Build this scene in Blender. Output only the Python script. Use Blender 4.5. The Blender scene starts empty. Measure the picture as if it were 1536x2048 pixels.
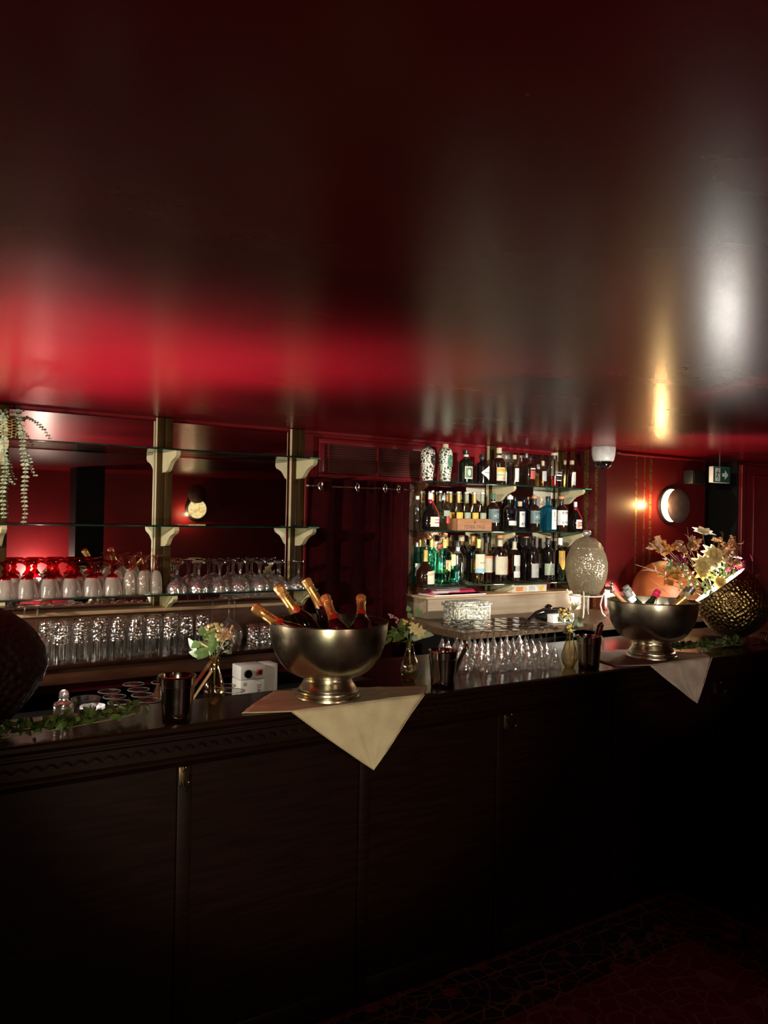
import bpy, bmesh, math, random
from mathutils import Vector, Matrix, Euler
PI = math.pi
D = bpy.data
COL = bpy.context.scene.collection
V = Vector


# ---------------------------------------------------------------- mesh helpers
class MB:
    """collects shapes and links them as ONE mesh object"""
    def __init__(s):
        s.v, s.f = [], []

    def add(s, vs, fs, M=None):
        b = len(s.v)
        for p in vs:
            p = V(p)
            s.v.append(M @ p if M is not None else p)
        for f in fs:
            s.f.append([i + b for i in f])
        return s

    def box(s, x0, x1, y0, y1, z0, z1, M=None):
        vs = [(x, y, z) for z in (z0, z1) for y in (y0, y1) for x in (x0, x1)]
        return s.add(vs, [(0, 2, 3, 1), (4, 5, 7, 6), (0, 1, 5, 4), (2, 6, 7, 3), (0, 4, 6, 2), (1, 3, 7, 5)], M)

    def rbox(s, x0, x1, y0, y1, z0, z1, r=.004, M=None, seg=2):
        bm = bmesh.new()
        vs = [bm.verts.new((x, y, z)) for z in (z0, z1) for y in (y0, y1) for x in (x0, x1)]
        for f in [(0, 2, 3, 1), (4, 5, 7, 6), (0, 1, 5, 4), (2, 6, 7, 3), (0, 4, 6, 2), (1, 3, 7, 5)]:
            bm.faces.new([vs[i] for i in f])
        bmesh.ops.bevel(bm, geom=bm.edges[:], offset=r, segments=seg, profile=.5, affect='EDGES')
        bm.verts.index_update()
        s.add([v.co.copy() for v in bm.verts], [[v.index for v in f.verts] for f in bm.faces], M)
        bm.free()
        return s

    def lathe(s, prof, n=24, M=None, cap0=False, cap1=False):
        """prof: (r, z) or (r, z, p): p > 2 squares the section"""
        vs, fs, rings = [], [], []
        for q in prof:
            r, z = q[0], q[1]
            p = q[2] if len(q) > 2 else 2
            if r < 1e-6:
                rings.append([len(vs)])
                vs.append((0, 0, z))
                continue
            ring = []
            for k in range(n):
                a = 2 * PI * (k + .5) / n
                c, si = math.cos(a), math.sin(a)
                m = 1 if p == 2 else (abs(c) ** p + abs(si) ** p) ** (-1 / p)
                ring.append(len(vs))
                vs.append((r * m * c, r * m * si, z))
            rings.append(ring)
        for a, b in zip(rings, rings[1:]):
            if len(a) == 1 and len(b) == 1:
                continue
            for k in range(n):
                k2 = (k + 1) % n
                if len(a) == 1:
                    fs.append((a[0], b[k2], b[k]))
                elif len(b) == 1:
                    fs.append((a[k], a[k2], b[0]))
                else:
                    fs.append((a[k], a[k2], b[k2], b[k]))
        if cap0 and len(rings[0]) > 1:
            fs.append(rings[0][::-1])
        if cap1 and len(rings[-1]) > 1:
            fs.append(rings[-1])
        return s.add(vs, fs, M)

    def tube(s, pts, r, n=8, closed=False, M=None):
        pts = [V(p) for p in pts]
        N = len(pts)
        R = r if isinstance(r, (list, tuple)) else [r] * N
        T = []
        for i in range(N):
            a = pts[(i - 1) % N] if (closed or i > 0) else pts[i]
            b = pts[(i + 1) % N] if (closed or i < N - 1) else pts[i]
            T.append((b - a).normalized())
        up = V((0, 0, 1)) if abs(T[0].z) < .9 else V((1, 0, 0))
        u = T[0].cross(up).normalized()
        vs, fs = [], []
        for i in range(N):
            u = (u - T[i] * u.dot(T[i])).normalized()
            w = T[i].cross(u)
            for k in range(n):
                a = 2 * PI * k / n
                vs.append(pts[i] + (u * math.cos(a) + w * math.sin(a)) * R[i])
        for i in range(N if closed else N - 1):
            j = (i + 1) % N
            for k in range(n):
                k2 = (k + 1) % n
                fs.append((i * n + k, i * n + k2, j * n + k2, j * n + k))
        if not closed:
            fs.append(list(range(n))[::-1])
            fs.append([(N - 1) * n + k for k in range(n)])
        return s.add(vs, fs, M)

    def prism(s, poly, t0, t1, axis='Z', M=None):
        """poly in the two other axes, in order; extruded along axis from t0 to t1"""
        n = len(poly)
        def P(a, b, t):
            return {'Z': (a, b, t), 'Y': (a, t, b), 'X': (t, a, b)}[axis]
        vs = [P(a, b, t0) for a, b in poly] + [P(a, b, t1) for a, b in poly]
        fs = [list(range(n))[::-1], [n + i for i in range(n)]]
        for i in range(n):
            j = (i + 1) % n
            fs.append((i, j, n + j, n + i))
        return s.add(vs, fs, M)

    def patch(s, r, z0, z1, a0, a1, n=10, M=None, p=2, shape=None, m=1):
        """label wrapped on a bottle; shape(u, v) moves its outline"""
        vs, fs = [], []
        for j in range(m + 1):
            for i in range(n + 1):
                u, v = i / n, j / m
                if shape:
                    u, v = shape(u, v)
                a = a0 + (a1 - a0) * u
                c, si = math.cos(a), math.sin(a)
                k = 1 if p == 2 else (abs(c) ** p + abs(si) ** p) ** (-1 / p)
                vs.append((r * k * c, r * k * si, z0 + (z1 - z0) * v))
        for j in range(m):
            for i in range(n):
                b = j * (n + 1) + i
                fs.append((b, b + 1, b + n + 2, b + n + 1))
        return s.add(vs, fs, M)

    def leaf(s, base, d, nrm, L, W, curl=.15, fold=.12, tip=1.0, rnd=.5):
        d = V(d).normalized()
        nrm = V(nrm)
        nrm = (nrm - d * nrm.dot(d))
        nrm = nrm.normalized() if nrm.length > 1e-4 else d.orthogonal().normalized()
        side = d.cross(nrm)
        base = V(base)
        rows = 5
        vs, fs = [], []
        for i in range(rows + 1):
            t = i / rows
            w = W * .5 * (math.sin(PI * min(1, t ** rnd * .97 + .02)) ** .8) if i < rows else W * .06 * tip
            c = base + d * (L * t) - nrm * (curl * L * t * t)
            vs += [c - side * w + nrm * fold * w, c, c + side * w + nrm * fold * w]
        for i in range(rows):
            b = i * 3
            fs += [(b, b + 1, b + 4, b + 3), (b + 1, b + 2, b + 5, b + 4)]
        return s.add(vs, fs)

    def ball(s, c, r, n=10, m=6, sc=(1, 1, 1)):
        prof = [(math.sin(PI * i / m) * r, -math.cos(PI * i / m) * r) for i in range(m + 1)]
        prof[0] = (0, -r)
        prof[-1] = (0, r)
        M = Matrix.Translation(c) @ Matrix.Diagonal((*sc, 1))
        return s.lathe(prof, n, M)

    def xf(s, M):
        s.v = [M @ p for p in s.v]
        return s

    def mesh(s, name, mat, smooth=True, angle=35):
        me = D.meshes.new(name)
        me.from_pydata([tuple(p) for p in s.v], [], [tuple(f) for f in s.f])
        me.update()
        if smooth:
            me.shade_smooth()
            me.set_sharp_from_angle(angle=math.radians(angle))
        if mat is not None:
            me.materials.append(mat)
        return me

    def build(s, name, mat, parent=None, smooth=True, angle=35, loc=None):
        o = D.objects.new(name, s.mesh(name, mat, smooth, angle))
        COL.objects.link(o)
        if parent is not None:
            o.parent = parent
        if loc is not None:
            o.location = loc
        return o


def tag(o, label, cat, group=None, kind=None):
    o['label'] = label
    o['category'] = cat
    if group:
        o['group'] = group
    if kind:
        o['kind'] = kind
    return o


def thing(name, label, cat, loc=(0, 0, 0), rotz=0, group=None):
    o = D.objects.new(name, None)
    COL.objects.link(o)
    o.empty_display_size = .05
    o.location = loc
    o.rotation_euler = (0, 0, rotz)
    return tag(o, label, cat, group)


KIDS = {}


def dup(root, loc, rotz=None, label=None, group=None):
    def cp(o, par):
        c = o.copy()
        COL.objects.link(c)
        c.parent = par
        for k in list(o.children):
            cp(k, c)
        return c
    r = cp(root, None)
    r.location = loc
    if rotz is not None:
        r.rotation_euler = (0, 0, rotz)
    if label:
        r['label'] = label
    if group:
        r['group'] = group
    return r


def struct(name, mb, mat, smooth=False):
    o = mb.build(name, mat, None, smooth)
    o['kind'] = 'structure'
    o['label'] = STRUCT_LABELS.get(name, 'part of the dark red bar room')
    o['category'] = name.split('_')[0]
    return o


def frame(o, z, x=None):
    """matrix with origin o and local Z along z"""
    z = V(z).normalized()
    x = V(x) if x is not None else (V((0, 0, 1)) if abs(z.z) < .9 else V((1, 0, 0)))
    x = (x - z * x.dot(z)).normalized()
    y = z.cross(x)
    M = Matrix((x, y, z)).transposed().to_4x4()
    M.translation = V(o)
    return M


TXT = {}


def text_geo(body, size, spacing=1.0, bold=0.0):
    """flat lettering as (verts, faces), centred on 0,0 in XY"""
    key = (body, size, spacing, bold)
    if key in TXT:
        return TXT[key]
    cu = D.curves.new('lettering', 'FONT')
    cu.body = body
    cu.size = size
    cu.align_x = 'CENTER'
    cu.align_y = 'CENTER'
    cu.space_character = spacing
    cu.offset = bold
    cu.resolution_u = 2
    ob = D.objects.new('lettering', cu)
    me = D.meshes.new_from_object(ob)
    out = ([v.co.copy() for v in me.vertices], [tuple(p.vertices) for p in me.polygons])
    D.objects.remove(ob)
    D.curves.remove(cu)
    D.meshes.remove(me)
    TXT[key] = out
    return out


# ---------------------------------------------------------------- materials
def _nt(name):
    m = D.materials.new(name)
    m.use_nodes = True
    nt = m.node_tree
    nt.nodes.clear()
    out = nt.nodes.new('ShaderNodeOutputMaterial')
    return m, nt, out


def N(nt, typ, **kw):
    n = nt.nodes.new(typ)
    for k, v in kw.items():
        if k.startswith('i_'):
            key = k[2:]
            n.inputs[int(key) if key.isdigit() else key.replace('_', ' ')].default_value = v
        else:
            setattr(n, k, v)
    return n


def L(nt, a, b):
    nt.links.new(a, b)


def rgba(c):
    return (c[0], c[1], c[2], 1)


def tex_coord(nt, scale=(1, 1, 1)):
    tc = N(nt, 'ShaderNodeTexCoord')
    mp = N(nt, 'ShaderNodeMapping')
    mp.inputs['Scale'].default_value = scale
    L(nt, tc.outputs['Object'], mp.inputs['Vector'])
    return mp.outputs['Vector']


def pbr(name, col, rough=.5, metal=0., spec=.5, col2=None, nscale=8., stretch=(1, 1, 1), detail=3., bump=0., bscale=None,
        bkind='noise', coat=0., emis=None, estr=0., trans=0., ior=1.5, rvar=0., contrast=(.35, .65), sss=0., bdist=.002, aniso=0.):
    m, nt, out = _nt(name)
    b = N(nt, 'ShaderNodeBsdfPrincipled')
    L(nt, b.outputs[0], out.inputs[0])
    b.inputs['Roughness'].default_value = rough
    b.inputs['Metallic'].default_value = metal
    b.inputs['Specular IOR Level'].default_value = spec
    b.inputs['IOR'].default_value = ior
    b.inputs['Coat Weight'].default_value = coat
    b.inputs['Coat Roughness'].default_value = .08
    b.inputs['Transmission Weight'].default_value = trans
    if sss:
        b.inputs['Subsurface Weight'].default_value = sss
        b.inputs['Subsurface Radius'].default_value = (.01, .008, .005)
    if emis:
        b.inputs['Emission Color'].default_value = rgba(emis)
        b.inputs['Emission Strength'].default_value = estr
    vec = tex_coord(nt, stretch)
    no = N(nt, 'ShaderNodeTexNoise')
    no.inputs['Scale'].default_value = nscale
    no.inputs['Detail'].default_value = detail
    L(nt, vec, no.inputs['Vector'])
    if col2 is None:
        col2 = tuple(c * .82 for c in col)
    cr = N(nt, 'ShaderNodeValToRGB')
    cr.color_ramp.elements[0].position = contrast[0]
    cr.color_ramp.elements[1].position = contrast[1]
    cr.color_ramp.elements[0].color = rgba(col2)
    cr.color_ramp.elements[1].color = rgba(col)
    L(nt, no.outputs['Fac'], cr.inputs['Fac'])
    L(nt, cr.outputs['Color'], b.inputs['Base Color'])
    if rvar:
        mr = N(nt, 'ShaderNodeMapRange')
        mr.inputs['To Min'].default_value = max(0, rough - rvar)
        mr.inputs['To Max'].default_value = rough + rvar
        L(nt, no.outputs['Fac'], mr.inputs['Value'])
        L(nt, mr.outputs['Result'], b.inputs['Roughness'])
    if bump:
        if bkind == 'noise':
            bt = N(nt, 'ShaderNodeTexNoise')
            bt.inputs['Scale'].default_value = bscale or nscale
            h = bt.outputs['Fac']
        elif bkind == 'wave':
            bt = N(nt, 'ShaderNodeTexWave')
            bt.inputs['Scale'].default_value = bscale or nscale
            h = bt.outputs['Fac']
        elif bkind == 'hammer':
            bt = N(nt, 'ShaderNodeTexVoronoi', feature='SMOOTH_F1')
            bt.inputs['Scale'].default_value = bscale or nscale
            bt.inputs['Smoothness'].default_value = .35
            bt.inputs['Randomness'].default_value = .55
            h = bt.outputs['Distance']
        else:
            bt = N(nt, 'ShaderNodeTexVoronoi')
            bt.inputs['Scale'].default_value = bscale or nscale
            h = bt.outputs['Distance']
        L(nt, vec, bt.inputs['Vector'])
        bp = N(nt, 'ShaderNodeBump')
        bp.inputs['Strength'].default_value = bump
        bp.inputs['Distance'].default_value = bdist
        L(nt, h, bp.inputs['Height'])
        L(nt, bp.outputs['Normal'], b.inputs['Normal'])
        if coat:
            L(nt, bp.outputs['Normal'], b.inputs['Coat Normal'])
    return m


def thin_glass(name, tint=(.96, .97, .96), edge=(.55, .58, .56), gloss=(1, 1, 1), rough=.03, base=.06, edge_gloss=.75,
               bump=0., bscale=60., bkind='noise', frost=0., frost_col=(.8, .8, .8), stretch=(1, 1, 1), power=.35, fpow=1.6):
    """blown glass seen as a thin wall: see-through face on, mirror-like and darker at its edges"""
    m, nt, out = _nt(name)
    vec = tex_coord(nt, stretch)
    lw = N(nt, 'ShaderNodeLayerWeight')
    lw.inputs['Blend'].default_value = power
    nrm = None
    if bump:
        if bkind == 'voronoi':
            bt = N(nt, 'ShaderNodeTexVoronoi')
            h = bt.outputs['Distance']
        elif bkind == 'wave':
            bt = N(nt, 'ShaderNodeTexWave')
            h = bt.outputs['Fac']
        else:
            bt = N(nt, 'ShaderNodeTexNoise')
            h = bt.outputs['Fac']
        bt.inputs['Scale'].default_value = bscale
        L(nt, vec, bt.inputs['Vector'])
        bp = N(nt, 'ShaderNodeBump')
        bp.inputs['Strength'].default_value = bump
        bp.inputs['Distance'].default_value = .003
        L(nt, h, bp.inputs['Height'])
        nrm = bp.outputs['Normal']
        L(nt, nrm, lw.inputs['Normal'])
    tm = N(nt, 'ShaderNodeMix', data_type='RGBA')
    tm.inputs[6].default_value = rgba(tint)
    tm.inputs[7].default_value = rgba(edge)
    L(nt, lw.outputs['Facing'], tm.inputs[0])
    tr = N(nt, 'ShaderNodeBsdfTransparent')
    L(nt, tm.outputs[2], tr.inputs['Color'])
    gl = N(nt, 'ShaderNodeBsdfGlossy')
    gl.inputs['Roughness'].default_value = rough
    gl.inputs['Color'].default_value = rgba(gloss)
    pw = N(nt, 'ShaderNodeMath', operation='POWER')
    pw.inputs[1].default_value = fpow
    L(nt, lw.outputs['Facing'], pw.inputs[0])
    mr = N(nt, 'ShaderNodeMapRange')
    mr.inputs['To Min'].default_value = base
    mr.inputs['To Max'].default_value = edge_gloss
    L(nt, pw.outputs[0], mr.inputs['Value'])
    mx = N(nt, 'ShaderNodeMixShader')
    L(nt, mr.outputs['Result'], mx.inputs[0])
    L(nt, tr.outputs[0], mx.inputs[1])
    L(nt, gl.outputs[0], mx.inputs[2])
    if nrm is not None:
        L(nt, nrm, gl.inputs['Normal'])
    last = mx.outputs[0]
    if frost:
        no = N(nt, 'ShaderNodeTexNoise')
        no.inputs['Scale'].default_value = 40
        L(nt, vec, no.inputs['Vector'])
        fr = N(nt, 'ShaderNodeMapRange')
        fr.inputs['To Min'].default_value = frost * .8
        fr.inputs['To Max'].default_value = min(1, frost * 1.15)
        L(nt, no.outputs['Fac'], fr.inputs['Value'])
        di = N(nt, 'ShaderNodeBsdfDiffuse')
        di.inputs['Color'].default_value = rgba(frost_col)
        tl = N(nt, 'ShaderNodeBsdfTranslucent')
        tl.inputs['Color'].default_value = rgba(frost_col)
        ad = N(nt, 'ShaderNodeMixShader')
        L(nt, di.outputs[0], ad.inputs[1])
        L(nt, tl.outputs[0], ad.inputs[2])
        if nrm is not None:
            L(nt, nrm, di.inputs['Normal'])
            L(nt, nrm, tl.inputs['Normal'])
        m2 = N(nt, 'ShaderNodeMixShader')
        L(nt, fr.outputs['Result'], m2.inputs[0])
        L(nt, last, m2.inputs[1])
        L(nt, ad.outputs[0], m2.inputs[2])
        last = m2.outputs[0]
    L(nt, last, out.inputs[0])
    return m


def leafy(name, col, col2, trans=.35, rough=.5):
    """leaf or petal: diffuse plus light passing through"""
    m, nt, out = _nt(name)
    vec = tex_coord(nt)
    no = N(nt, 'ShaderNodeTexNoise')
    no.inputs['Scale'].default_value = 45
    L(nt, vec, no.inputs['Vector'])
    cr = N(nt, 'ShaderNodeValToRGB')
    cr.color_ramp.elements[0].position = .35
    cr.color_ramp.elements[1].position = .65
    cr.color_ramp.elements[0].color = rgba(col2)
    cr.color_ramp.elements[1].color = rgba(col)
    L(nt, no.outputs['Fac'], cr.inputs['Fac'])
    b = N(nt, 'ShaderNodeBsdfPrincipled')
    b.inputs['Roughness'].default_value = rough
    b.inputs['Specular IOR Level'].default_value = .35
    L(nt, cr.outputs[0], b.inputs['Base Color'])
    t = N(nt, 'ShaderNodeBsdfTranslucent')
    L(nt, cr.outputs[0], t.inputs['Color'])
    mx = N(nt, 'ShaderNodeMixShader')
    mx.inputs[0].default_value = trans
    L(nt, b.outputs[0], mx.inputs[1])
    L(nt, t.outputs[0], mx.inputs[2])
    L(nt, mx.outputs[0], out.inputs[0])
    return m


ORD = ['first', 'second', 'third', 'fourth', 'fifth', 'sixth', 'seventh', 'eighth', 'ninth', 'tenth', 'eleventh', 'twelfth', 'thirteenth', 'fourteenth']


def R(d):
    return math.radians(d)
# ---------------------------------------------------------------- the room
STRUCT_LABELS = {
    'floor': 'dark wooden floor under the rug and bar', 'ceiling': 'low glossy dark red painted ceiling over the bar',
    'wall_back': 'dark red back wall behind shelves and curtain', 'wall_side': 'red wall with gold striped wallpaper beside the bottle shelves',
    'wall_front': 'dark red wall facing the bar, seen in the mirrors', 'wall_left': 'dark red end wall beyond the plant shelf',
    'wall_right': 'dark red end wall beyond the hammered bowl', 'wall_recess': 'dark recess beside the moon lamp wall',
    'door_1': 'dark red panelled door next to the exit sign', 'wall_beyond': 'dark red wall above and beside the panelled door',
    'column': 'black pillar standing in the room, seen in the mirror', 'trim_1': 'narrow red upright trim beside the curtain',
    'trim_2': 'thin red cornice strip along the top of the back wall'}
CZ = 2.228

M_ceil = pbr('red_gloss_ceiling', (.150, .0030, .0070), rough=.27, spec=.17, col2=(.122, .003, .0065), nscale=1.6, detail=5, stretch=(1, 2.5, 1),
             rvar=.015, contrast=(.3, .7))
M_wall = pbr('red_wall_paint', (.17, .006, .009), rough=.42, spec=.4, col2=(.145, .005, .008), nscale=3, bump=.08, bscale=120, bdist=.001)
M_trim = pbr('red_trim_paint', (.17, .008, .011), rough=.35, spec=.45, nscale=5)
M_floor = pbr('dark_floorboards', (.012, .006, .004), rough=.5, spec=.3, nscale=6, stretch=(1, 12, 1))
M_black = pbr('black_paint_and_shade', (.006, .0045, .004), rough=.55, spec=.3, nscale=9)
M_mahog = pbr('dark_mahogany', (.010, .0028, .0012), rough=.45, spec=.12, col2=(.006, .0017, .0008), nscale=5, stretch=(1.2, 1, 14), detail=6, rvar=.06)
M_mahog_top = pbr('polished_mahogany', (.022, .0085, .0042), rough=.17, spec=.24, col2=(.011, .0042, .0022), nscale=4, stretch=(1.5, 18, 1), detail=6, rvar=.06)
M_brownwood = pbr('brown_wood', (.075, .026, .011), rough=.42, spec=.35, col2=(.04, .014, .006), nscale=5, stretch=(1.5, 12, 12), detail=6)
M_greywood = pbr('limed_oak', (.26, .195, .13), rough=.5, spec=.3, col2=(.2, .15, .10), nscale=4, stretch=(1.2, 14, 16), detail=6)
M_oakdark = pbr('brown_oak', (.11, .064, .033), rough=.4, spec=.3, col2=(.065, .036, .018), nscale=4, stretch=(1.2, 14, 16), detail=6)
M_olivewood = pbr('olive_brown_wood', (.05, .025, .006), rough=.45, spec=.18, col2=(.03, .014, .003), nscale=4, stretch=(10, 10, 1.2), detail=6)
M_cream = pbr('lamplit_cream', (.52, .45, .27), rough=.4, spec=.4, col2=(.44, .37, .21), nscale=12)  # cream holds the lamplight on bracket and post sides
M_palewood = pbr('pale_wood', (.42, .27, .15), rough=.45, col2=(.3, .18, .09), nscale=5, stretch=(1.5, 14, 14), detail=6)


def wallpaper(name, axis, bands):
    """red paper with broken gold-leaf stripes at the given places along axis"""
    m, nt, out = _nt(name)
    b = N(nt, 'ShaderNodeBsdfPrincipled')
    L(nt, b.outputs[0], out.inputs[0])
    tc = N(nt, 'ShaderNodeTexCoord')
    sp = N(nt, 'ShaderNodeSeparateXYZ')
    L(nt, tc.outputs['Object'], sp.inputs[0])
    tot = None
    for c, h in bands:
        cm = N(nt, 'ShaderNodeMath', operation='COMPARE')
        L(nt, sp.outputs[axis], cm.inputs[0])
        cm.inputs[1].default_value = c
        cm.inputs[2].default_value = h
        if tot is None:
            tot = cm.outputs[0]
        else:
            ad = N(nt, 'ShaderNodeMath', operation='MAXIMUM')
            L(nt, tot, ad.inputs[0])
            L(nt, cm.outputs[0], ad.inputs[1])
            tot = ad.outputs[0]
    no = N(nt, 'ShaderNodeTexNoise')
    no.inputs['Scale'].default_value = 55
    no.inputs['Detail'].default_value = 4
    L(nt, tc.outputs['Object'], no.inputs['Vector'])
    gt = N(nt, 'ShaderNodeMapRange')
    gt.inputs['From Min'].default_value = .42
    gt.inputs['From Max'].default_value = .56
    L(nt, no.outputs['Fac'], gt.inputs['Value'])
    mu = N(nt, 'ShaderNodeMath', operation='MULTIPLY')
    L(nt, tot, mu.inputs[0])
    L(nt, gt.outputs[0], mu.inputs[1])
    cm = N(nt, 'ShaderNodeMix', data_type='RGBA')
    cm.inputs[6].default_value = (.066, .0024, .003, 1)
    cm.inputs[7].default_value = (.26, .17, .05, 1)
    L(nt, mu.outputs[0], cm.inputs[0])
    L(nt, cm.outputs[2], b.inputs['Base Color'])
    L(nt, mu.outputs[0], b.inputs['Metallic'])
    b.inputs['Roughness'].default_value = .4
    b.inputs['Specular IOR Level'].default_value = .4
    return m


M_paper = wallpaper('gold_striped_wallpaper', 0, [(4.50, .009), (4.585, .007), (4.65, .013)])
M_paper_side = wallpaper('gold_striped_wallpaper_return', 1, [(3.99, .02), (3.86, .02), (3.77, .012)])

struct('floor', MB().box(-3.2, 7, -2.2, 4.9, -.1, 0), M_floor)
struct('ceiling', MB().box(-3.2, 7, -2.2, 4.9, CZ, CZ + .12), M_ceil)
struct('wall_back', MB().box(-3.2, 4.2, 4.05, 4.25, 0, CZ), M_wall)
ws = struct('wall_side', MB().box(4.2, 5.27, 3.68, 4.25, 0, CZ), M_paper)
ws.data.materials.append(M_paper_side)
for p in ws.data.polygons:
    if abs(p.normal.x) > .9:
        p.material_index = 1
struct('wall_recess', MB().box(5.2, 5.8, 4.6, 4.8, 0, CZ).box(5.71, 5.76, 3.8, 4.6, 0, CZ).box(5.2, 5.27, 4.25, 4.6, 0, CZ).box(5.685, 5.704, 3.69, 4.6, 0, CZ), M_black)  # black puts the recess shade into the colour; last sheet covers the wall end
wb = struct('wall_beyond', MB().box(5.705, 7, 3.70, 3.88, 0, CZ), M_wall)
dr = struct('door_1', MB().rbox(5.705, 5.755, 3.66, 3.70, 0, CZ - .02, .006).box(5.755, 6.6, 3.685, 3.70, 0, CZ - .03), M_trim)
dp = MB()
for z0, z1 in ((.15, .95), (1.05, 2.12)):
    for a, b_ in ((5.88, 5.90), (6.46, 6.48)):
        dp.rbox(a, b_, 3.672, 3.686, z0, z1, .004)
    for a in (z0, z1):
        dp.rbox(5.88, 6.48, 3.672, 3.686, a - .01, a + .01, .004)
dp.build('door_panel', M_trim, dr, True)
struct('wall_right', MB().box(6.7, 6.9, -2.2, 3.72, 0, CZ), M_wall)
struct('wall_front', MB().box(-3.2, 6.8, -2.2, -2.0, 0, CZ), M_wall)
struct('wall_left', MB().box(-3.2, -3.0, -2.1, 4.1, 0, CZ), M_wall)
struct('column', MB().box(1.98, 2.28, -1.3, -1.0, 0, CZ), M_black)
struct('trim_1', MB().rbox(2.095, 2.113, 4.0, 4.05, 0, CZ - .26, .004).rbox(2.119, 2.13, 4.02, 4.05, 0, CZ - .26, .003), M_trim)
struct('trim_2', MB().prism([(4.05, CZ), (4.05, CZ - .02), (4.038, CZ - .012), (4.03, CZ)], -2.9, 4.19, 'X'), M_trim)

# ------------------------------------------------------------- the bar counter
bar = thing('bar_counter', 'long dark mahogany bar counter with carved moulding and plain front panels', 'bar counter', (1.5, 2.6, 0))
BX, BY = 1.5, 2.6


def bb(mb, name, mat, smooth=True):
    mb.xf(Matrix.Translation((-BX, -BY, 0)))
    return mb.build(name, mat, bar, smooth)


bb(MB().prism([(-.8, 2.375), (5.6, 2.375), (5.6, 3.06), (1.72, 3.06), (1.72, 2.685), (-.8, 2.685)], 1.066, 1.1, 'Z'), 'worktop', M_mahog_top, False)
prof = [(2.40, 1.098), (2.375, 1.1), (2.362, 1.096), (2.358, 1.086), (2.363, 1.077), (2.372, 1.072), (2.372, 1.066), (2.380, 1.062), (2.380, 1.056), (2.388, 1.05),
        (2.397, 1.046), (2.397, .998), (2.388, .992), (2.385, .985), (2.392, .980), (2.400, .976), (2.405, .97), (2.415, .962), (2.425, .958), (2.445, .956), (2.46, .956), (2.46, 1.09)]
bb(MB().prism(prof, -.8, 5.6, 'X'), 'moulding', M_mahog, True)
car = MB()
for i in range(160):
    x = -.75 + i * .04
    pts = [(x + .02 * t / 6 * 2, 2.3955, 1.018 + .012 * math.sin(PI * t / 6)) for t in range(7)]
    car.tube(pts, .004, 5)
bb(car, 'carved_scallops', M_mahog)
pil = [-.43, .215, .875, 1.54, 2.185, 2.867, 3.56, 4.25, 4.9]
for i, x in enumerate(pil):
    bb(MB().rbox(x - .023, x + .023, 2.432, 2.47, .0, .957, .004), 'pilaster', M_mahog)
    if i:
        bb(MB().box(pil[i - 1] + .023, x - .023, 2.445, 2.48, .09, .957), 'front_panel', M_mahog, False)
        bb(MB().rbox(pil[i - 1] + .023, x - .023, 2.437, 2.48, .0, .09, .006), 'skirting', M_mahog)
bb(MB().box(-.8, 1.72, 2.6, 3.2, .89, .92).box(-.8, 5.5, 2.5, 2.52, .1, 1.06), 'inner_shelf', M_black, False)

M_brass = pbr('aged_brass', (.20, .15, .08), rough=.36, metal=1, nscale=30, rvar=.1)
for i, (x, z, lab) in enumerate([(.865, .925, 'brass coat hook on the bar front below the steel bucket nearest the wide hammered pot'),
                                 (2.205, .93, 'brass coat hook on the bar front, middle one of the three hooks'),
                                 (3.585, .925, 'brass coat hook under the moulding beyond the far napkin')]):
    t = thing('coat_hook', lab, 'hook', (x, 2.432, z), 0, 'hooks along the bar front')
    MB().rbox(-.011, .011, -.004, 0, -.03, .03, .003).build('back_plate', M_brass, t)
    pts = [(0, -.004, .012 - .02), (0, -.012, -.022), (0, -.024, -.034), (0, -.042, -.034), (0, -.054, -.022), (0, -.058, -.004)]
    MB().tube(pts, .0035, 8).ball((0, -.058, -.002), .006).build('hook', M_brass, t)
    MB().tube([(0, -.004, .016), (0, -.02, .022), (0, -.032, .034)], .0035, 8).ball((0, -.033, .036), .006).build('upper_prong', M_brass, t)
# a pale strap end showing at the picture edge under the moulding
M_linen = pbr('linen', (.56, .47, .33), rough=.8, spec=.2, col2=(.5, .41, .28), nscale=18, bump=.5, bscale=420, bdist=.0008, bkind='noise')
hk = thing('hanging_strap', 'pale strap hanging from a hook under the moulding at the edge of the bar', 'strap', (.225, 2.43, .93))
MB().tube([(.012, -.03, .02), (.0, -.045, 0), (-.02, -.04, -.03)], [.004, .004, .003], 8).build('ring', M_brass, hk)
MB().prism([(-.03, -.09), (-.015, -.09), (-.006, -.02), (-.02, -.02)], -.045, -.04, 'Y').build('strap', M_linen, hk)

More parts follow.
